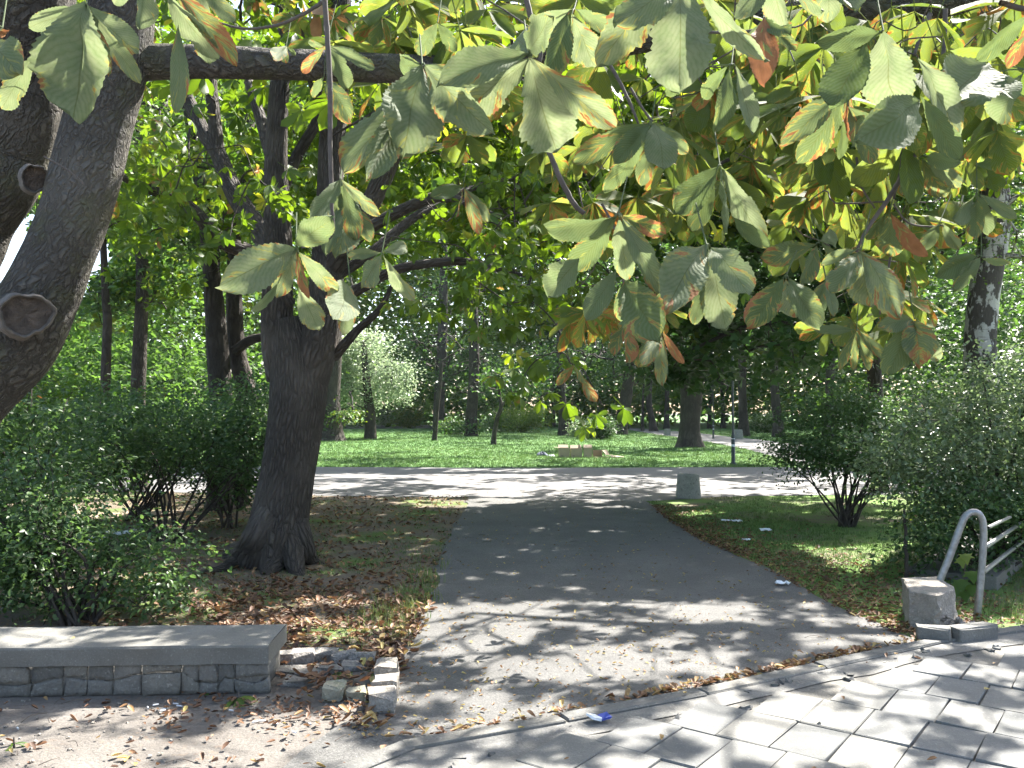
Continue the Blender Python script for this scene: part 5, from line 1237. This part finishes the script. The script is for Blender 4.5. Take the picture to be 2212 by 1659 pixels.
mb = MB(); a = P(*V2(1880, 960), DB); panel(mb, (a[0], DB-.15, .02), (a[0]+.45, DB-.1, .03), (a[0]+.42, DB+.35, .03), (a[0]-.02, DB+.3, .09)); thing(mb, 'cardboard_sheet', M['card'], 'flat cardboard sheet on the lawn right of the tipped box', 'cardboard', (a[0], DB, 0), smooth=False)
def heap(label, c, r, mat, name, cat, h=.12, seed=1):
    rg = np.random.default_rng(seed); n, m_ = 28, 9; mb = MB(); V = []
    for i in range(m_):
        s = 1 - i / (m_ - 1)
        for j in range(n):
            a = 2 * np.pi * j / n; w_ = 1 + .25 * math.sin(3 * a + seed) + .15 * math.sin(7 * a + i * .8) + rg.normal(0, .05)
            V.append((c[0] + r[0] * s * w_ * math.cos(a), c[1] + r[1] * s * w_ * math.sin(a), h * (1 - s ** 2) * (1 + .3 * math.sin(5 * a + i)) + (rg.normal(0, .012) if i else -.01)))
    F_ = []; j = np.arange(n)
    for i in range(m_ - 1): F_.append(np.stack([i * n + j, i * n + (j + 1) % n, (i + 1) * n + (j + 1) % n, (i + 1) * n + j], 1))
    mb.add(np.array(V), F_); return thing(mb, name, M[mat], label, cat, (c[0], c[1], 0))
heap('crumpled dark blue clothing left on the lawn beside the boxes', G(1171, 985), (.22, .16), 'cloth', 'clothing_pile', 'clothes', .13, 3)
heap('white crumpled bag lying between the clothing and the leftmost box', G(1192, 986), (.14, .08), 'paper', 'plastic_bag', 'bag', .05, 5)

# flattened cardboard and paper under the left shrubs
for lab, px, py, wx, wy, rz, mt, nm, ct in [
    ('pale flattened cardboard lying in the sun under the left shrub', 215, 1118, .95, .8, .2, 'card', 'cardboard_sheet', 'cardboard'),
    ('narrow cardboard strip lying right of the sunlit flattened cardboard', 310, 1114, .7, .3, -.1, 'card', 'cardboard_sheet', 'cardboard'),
    ('white paper sheet in the shade at the foot of the left shrub', 262, 1155, .32, .22, .3, 'paper', 'paper_sheet', 'paper'),
    ('torn pale paper at the left of the white sheet, below the cardboard', 205, 1170, .28, .25, -.4, 'paper', 'paper_sheet', 'paper')]:
    g = G(px, py); mb = MB(); n = 8; X, Y = np.meshgrid(np.linspace(-.5, .5, n), np.linspace(-.5, .5, n)); ph = rng.random() * 6
    Z = .03 + .02 * np.sin(5 * X + ph) + .02 * np.sin(6 * Y + 2 * X) + .015 * rng.random((n, n)); X = X * wx * (1 + .1 * np.sin(7 * Y + ph)); Y = Y * wy * (1 + .12 * np.sin(6 * X))
    c_, s_ = math.cos(rz), math.sin(rz); a = (np.arange(n - 1)[:, None] * n + np.arange(n - 1)[None]).ravel()
    mb.add(np.stack([g[0] + X * c_ - Y * s_, g[1] + X * s_ + Y * c_, Z], 2).reshape(-1, 3), [np.stack([a, a + 1, a + n + 1, a + n], 1)])
    o = thing(mb, nm, M[mt], lab, ct, (g[0], g[1], 0)); sm = o.modifiers.new('thickness', 'SOLIDIFY'); sm.thickness = .004
g = G(345, 1095); mb = MB(); panel(mb, (g[0]-.06, g[1], 0), (g[0]+.12, g[1]+.02, 0), (g[0]+.12, g[1]+.06, .26), (g[0]-.06, g[1]+.04, .24)); panel(mb, (g[0]+.125, g[1]+.02, 0), (g[0]+.125, g[1]+.25, 0), (g[0]+.125, g[1]+.28, .24), (g[0]+.125, g[1]+.06, .26))
thing(mb, 'cardboard_box', M['card'], 'piece of an upright cardboard box seen through the left shrub stems', 'cardboard box', tuple(g), smooth=False)
# white scraps on the right verge
def scrap(px, py, s, label, seed, mat='paper', nm='paper_scrap', group=None):
    g = G(px, py); rg = np.random.default_rng(seed); n = 7; X, Y = np.meshgrid(np.linspace(-.5, .5, n), np.linspace(-.5, .5, n))
    Z = .012 + .035 * rg.random((n, n)) * (s / .12) ; X = X + rg.normal(0, .05, (n, n)); Y = Y + rg.normal(0, .05, (n, n)); mb = MB(); a = (np.arange(n - 1)[:, None] * n + np.arange(n - 1)[None]).ravel()
    mb.add(np.stack([g[0] + X * s * 1.3, g[1] + Y * s, Z + .018], 2).reshape(-1, 3), [np.stack([a, a + 1, a + n + 1, a + n], 1)])
    o = thing(mb, nm, M[mat], label, 'litter', (g[0], g[1], 0), group, smooth=False); sm = o.modifiers.new('thickness', 'SOLIDIFY'); sm.thickness = .002
    return o
scrap(1568, 1130, .09, 'crumpled white paper on the right verge, left one of the pair beyond', 1)
scrap(1592, 1131, .10, 'crumpled white paper on the right verge, right one of the touching pair', 2)
scrap(1654, 1151, .11, 'white paper lump on the right verge, nearer than the touching pair', 3)
scrap(1612, 1172, .07, 'tiny white scrap at the right edge of the asphalt path', 4)
scrap(1690, 1268, .09, 'pale scrap among the leaves at the edge of the right verge', 6)
# cigarette packet on the kerb
g = G(1292, 1571); e = empty('cigarette_packet', (g[0], g[1], .05), 'crushed blue and white packet lying on the edge of the pavement', 'packet')
mb = MB(); box(mb, (g[0]-.02, g[1], .054), (.055, .06, .012), .5, jit=.003, bev=.002, ry=.25); put(mb, 'box', M['paper'], e, smooth=False)
mb = MB(); box(mb, (g[0]+.035, g[1]+.008, .052), (.05, .055, .010), .3, jit=.004, bev=.002, ry=-.2); put(mb, 'wrapper', M['blue'], e, smooth=False)
# weeds
def weed(px, py, label, n=8, ln=.12, spread=1.0, tn=.6):
    g = G(px, py); e = empty('weed', tuple(g), label, 'weed'); mb = MB(); v, f, uv = leaflet_rows((.3,.6,.85), (.08,.14,.12), .3, .5)
    ang = rng.random(n) * 6.28; pos = np.tile(g + [0, 0, .02], (n, 1)); dr = np.stack([np.cos(ang), np.sin(ang), rng.uniform(.2, 1.1, n)], 1) * [spread, spread, 1]
    scatter(mb, (v, f, uv), pos, frames(n, 1, .2, dr), ln * rng.uniform(.6, 1.2, n), np.clip(tn + rng.normal(0, .2, n), 0, 1)); put(mb, 'leaves', M['bright'], e)
    mb = MB(); tube(mb, [g - [0, 0, .02], g + [0, 0, .05]], [.006, .004], 6, 2); put(mb, 'stem', M['twig'], e)
weed(515, 1515, 'dandelion-like weed with long leaves in front of the wall end', 11, .15)
weed(452, 1495, 'tiny weed against the foot of the low wall', 6, .07)
weed(30, 1615, 'small weed at the bottom left corner of the dirt', 5, .07)
weed(742, 1460, 'weed sprouting inside the ruined footing', 7, .08)
weed(690, 1238, 'small green weed right of the forked trunk foot', 8, .10)
weed(800, 1460, 'little weed near the pale end block', 6, .07)

# ------------------------------------------------------------------ grass
def blades(mb, pos, hgt, wid, tint):
    n = len(pos); a = rng.random(n) * 6.28; l = rng.normal(0, .45, n); dx = np.cos(a); dy = np.sin(a); b = rng.random(n) * 6.28
    s = np.stack([dx, dy, np.zeros(n)], 1) * (wid / 2)[:, None]; bend = np.stack([np.cos(b), np.sin(b), np.zeros(n)], 1) * (hgt * np.abs(l))[:, None]
    p0 = pos - s; p1 = pos + s; m0 = pos + bend * .35 + np.array([0, 0, .6]) * hgt[:, None]; t = pos + bend + np.array([0, 0, 1.0]) * hgt[:, None]
    V = np.stack([p0, p1, m0 + s * .7, m0 - s * .7, t], 1).reshape(-1, 3); o = (np.arange(n) * 5)[:, None]
    mb.add(V, [o + np.array([[0, 1, 2, 3]]), o + np.array([[3, 2, 4]])], None, np.repeat(tint, 5))
def off_paths(x, y):
    k = ~inpoly(x, y, CROSS) & ~inpoly(x, y, WIND) & ~inpoly(x, y, ASPH) & (y > kerb_y(x) + .05)
    return k
def grass_area(mb, n, gen, hmul, dens=None, yellow=.0):
    x, y = gen(n); k = off_paths(x, y)
    if dens is not None: k &= rng.random(len(x)) < dens(x, y)
    x, y = x[k], y[k]; dist = np.hypot(x, y); sc = np.clip(dist / 14, 1, 4)
    x = np.repeat(x, 5) + rng.normal(0, .02, len(x) * 5) * np.repeat(sc, 5); y = np.repeat(y, 5) + rng.normal(0, .02, len(y) * 5) * np.repeat(sc, 5); sc = np.repeat(sc, 5)
    h = hmul * rng.uniform(.5, 1.3, len(x)) * (1 + .25 * (sc - 1)); patch = vnoise(x * .5, y * .5)
    blades(mb, np.c_[x, y, np.zeros(len(x))], h, .006 * sc, np.clip(.3 + yellow + .5 * (patch - .5) + rng.normal(0, .22, len(x)), 0, 1))
def gen_far(n):
    y = 1 / rng.uniform(1 / 75, 1 / 24.0, n); x = y * rng.uniform(-.72, .72, n); return x, y
def gen_right(n):
    y = 1 / rng.uniform(1 / 16.3, 1 / 6.3, n); x = y * rng.uniform(.12, .75, n); return x, y
def gen_left(n):
    y = 1 / rng.uniform(1 / 17.0, 1 / 5.3, n); x = y * rng.uniform(-.75, -.04, n); return x, y
mb = MB()
grass_area(mb, 60000, gen_far, .05)
grass_area(mb, 26000, gen_right, .04, lambda x, y: np.clip((y - 6.8) / 5, .10, 1) * (vnoise(x * 1.3, y * 1.3) > .3) * np.where((x > 4.5) & (y > 9) & (y < 13), .35, 1), .12)
grass_area(mb, 13000, gen_left, .035, lambda x, y: np.clip((y - 6.0) / 7, .08, .9) * (vnoise(x * 1.6 + 5, y * 1.6) > .42), .2)
# tufts at the path edge and by the railing
x = np.concatenate([rng.normal(-.95, .15, 60), rng.normal(-.8, .1, 60)]); y = np.concatenate([rng.normal(6.5, .35, 60), rng.normal(7.6, .6, 60)])
x = np.repeat(x, 6) + rng.normal(0, .02, 720); y = np.repeat(y, 6) + rng.normal(0, .02, 720)
blades(mb, np.c_[x, y, x * 0], rng.uniform(.04, .14, 720), np.full(720, .006), rng.random(720) * .5 + .5)
x = rng.uniform(3.75, 7, 5000); y = rng.uniform(6.3, 9.5, 5000); k = (y < 6.75 + (x - 3.65) * 1.25) & (y > kerb_y(x) + .1); x, y = x[k], y[k]
blades(mb, np.c_[x, y, x * 0], rng.uniform(.03, .13, len(x)), np.full(len(x), .006), rng.random(len(x)) * .5 + .45)
put(mb, 'grass', M['grass'], kind='stuff', label='short park grass on the lawn and verges', smooth=False)

# ------------------------------------------------------------------ fallen leaves
def litter(mb, x, y, size, tint, z=.02, lift=.012):
    n = len(x); v, f, uv = leaflet_rows((.2,.5,.8), (.12,.24,.22), .55, -.18); v = v * [1, 1, 1.4]
    pos = np.c_[x, y, np.full(n, z) + rng.random(n) * lift]
    scatter(mb, (v, f, uv), pos, frames(n, 1.0 , .20), size, tint)
mb = MB()
# brown carpet in front of the forked trunk
n = 9500; y = 1 / rng.uniform(1 / 12.5, 1 / 5.35, n); x = y * rng.uniform(-.50, -.06, n)
k = off_paths(x, y) & (rng.random(n) < np.where(y < 8.2, 1.0, .42) * (.35 + .9 * (vnoise(x * 1.7, y * 1.7) > .45))); x, y = x[k], y[k]
litter(mb, x, y, rng.uniform(.022, .075, len(x)) * rng.uniform(.7, 1.3, len(x)), np.clip(rng.beta(1.4, 2.4, len(x)), 0, .9), .006)
n = 900; y = rng.uniform(12, 16.2, n); x = y * rng.uniform(-.45, -.05, n); k = off_paths(x, y); litter(mb, x[k], y[k], rng.uniform(.04, .09, k.sum()), rng.random(k.sum()) * .9, .012)
# right verge edge
n = 5200; t = rng.random(n) ** .8; pr_ = np.array([G(*p)[:2] for p in PATH_R] ); s_ = np.interp(rng.uniform(6.2, 15, n), pr_[::-1, 1], pr_[::-1, 0]) if False else None
yy = 1 / rng.uniform(1 / 14.5, 1 / 6.1, n); xe = np.interp(yy, pr_[::-1, 1], pr_[::-1, 0]); xx = xe + rng.exponential(np.where(yy > 9.5, .35, .95), n) - .05; k = (yy > kerb_y(xx) + .1)
litter(mb, xx[k], yy[k], rng.uniform(.02, .055, k.sum()), np.clip(rng.beta(1.5, 2.2, k.sum()), 0, .95), .018)
put(mb, 'fallen_leaves', M['litter'], kind='stuff', label='brown chestnut leaves strewn over the verges')
mb = MB()
n = 3600; y = 1 / rng.uniform(1 / 24, 1 / 4.2, n); x = y * rng.uniform(-.4, .5, n); k = inpoly(x, y, ap) | inpoly(x, y, CROSS)
litter(mb, x[k], y[k], rng.uniform(.012, .036, k.sum()), .55 + .45 * rng.random(k.sum()), .018, .004)
t = rng.random(700); x = -.6 + 4.0 * t; dens = rng.random(700) < np.where((x > .8) & (x < 2.4), 1, .35); x = x[dens]; y = kerb_y(x) + np.abs(rng.normal(0, .05, len(x))) + .01
litter(mb, x, y, rng.uniform(.03, .06, len(x)), .3 + .6 * rng.random(len(x)), .02)
# along the left edge of the path, near the footing
n = 420; y = rng.uniform(4.3, 7.4, n); x = -.72 - np.abs(rng.normal(0, .16, n)) + .06; litter(mb, x, y, rng.uniform(.03, .08, n), rng.random(n), .02)
n = 60; x = rng.normal(-1.12, .12, n); y = rng.normal(5.0, .1, n); litter(mb, x, y, rng.uniform(.03, .08, n), .2 + .4 * rng.random(n), .03, .04)
# dirt, bottom left
n = 150; x = rng.uniform(-2.9, -.7, n); y = rng.uniform(3.7, 4.78, n); litter(mb, x, y, rng.uniform(.02, .06, n), rng.random(n), .008)
n = 260; x = rng.uniform(-1.9, -.7, n); y = rng.normal(4.65, .16, n); litter(mb, x, y, rng.uniform(.02, .05, n), rng.random(n) * .6, .008)
n = 42; x = rng.uniform(-.3, 3.6, n); y = rng.uniform(3.6, 5.8, n); k = y < kerb_y(x) - .1; litter(mb, x[k], y[k], rng.uniform(.02, .05, k.sum()), .4 + .6 * rng.random(k.sum()), .048)
litter(mb, np.array([wallpt(s, t)[0] for s, t in ((.62,.36),(1.15,.1),(1.9,.2))]), np.array([wallpt(s, t)[1] for s, t in ((.62,.36),(1.15,.1),(1.9,.2))]), np.array([.03,.03,.028]), np.array([.9, .95, .9]), wz + .006)
put(mb, 'small_fallen_leaves', M['litter'], kind='stuff', label='small yellow and brown leaves scattered on the paths')
# twigs and cigarette ends
mb = MB()
for k in range(90):
    if k < 60: x, y = rng.uniform(-2.6, -.8), rng.uniform(3.8, 7.2)
    else: x, y = rng.uniform(-.5, 2.4), rng.uniform(5.5, 13)
    a = rng.random() * 6.28; L_ = rng.uniform(.04, .16); tube(mb, [(x, y, .02), (x + L_ * .5 * math.cos(a), y + L_ * .5 * math.sin(a), .03), (x + L_ * math.cos(a + .3), y + L_ * math.sin(a + .3), .02)], [.0025, .002, .0015], 5, 2)
put(mb, 'twig_litter', M['twig'], kind='stuff', label='thin broken twigs lying on dirt and asphalt')
mb = MB()
for px, py in [(320,1535),(345,1540),(385,1525),(392,1530),(350,1537),(505,1540),(560,1562),(598,1570),(640,1588),(672,1570),(545,1565),(40,1580),(880,1375),(330,1528)]:
    g = G(px, py); a = rng.random() * 3.1; tube(mb, [g + [0, 0, .012], g + [.03 * math.cos(a), .03 * math.sin(a), .012]], [.004, .004], 8, 1)
put(mb, 'cigarette_ends', M['paper'], kind='stuff', label='white cigarette ends in the dirt before the low wall')
# small stones
mb = MB()
for k in range(260):
    x, y = (rng.uniform(-2.9, -.6), rng.uniform(3.6, 4.8)) if k < 200 else (rng.uniform(3.3, 4.4), rng.uniform(6.1, 6.8)); s = rng.uniform(.006, .022)
    box(mb, (x, y, s * .2), (s, s * .8, s * .7), rng.random() * 3, jit=s * .12, tint=rng.random(), bev=s * .22)
put(mb, 'pebbles', M['rubble'], kind='stuff', label='small stones in the bare dirt', smooth=False)
print('near leaves', nearleaf_n, 'objects', len(bpy.data.objects), 'verts', sum(len(m.vertices) for m in bpy.data.meshes))
# ------------------------------------------------------------------ summer air
mb = MB(); x0, x1, y0, y1, z0, z1 = -140, 140, -14, 150, -1.0, 72
mb.add([(x, y, z) for x in (x0, x1) for y in (y0, y1) for z in (z0, z1)], [[0,1,3,2],[4,6,7,5],[0,4,5,1],[2,3,7,6],[0,2,6,4],[1,5,7,3]])
hm, hn, hout = nodes('air'); hv = hn.nodes.new('ShaderNodeVolumePrincipled'); hv.inputs['Density'].default_value = .00016; hv.inputs['Color'].default_value = (.82, .93, .95, 1); hv.inputs['Anisotropy'].default_value = .3
hn.links.new(hv.outputs[0], hout.inputs['Volume']); put(mb, 'haze', hm, smooth=False, kind='stuff', label='thin summer haze under the trees')
cy.volume_bounces = 0
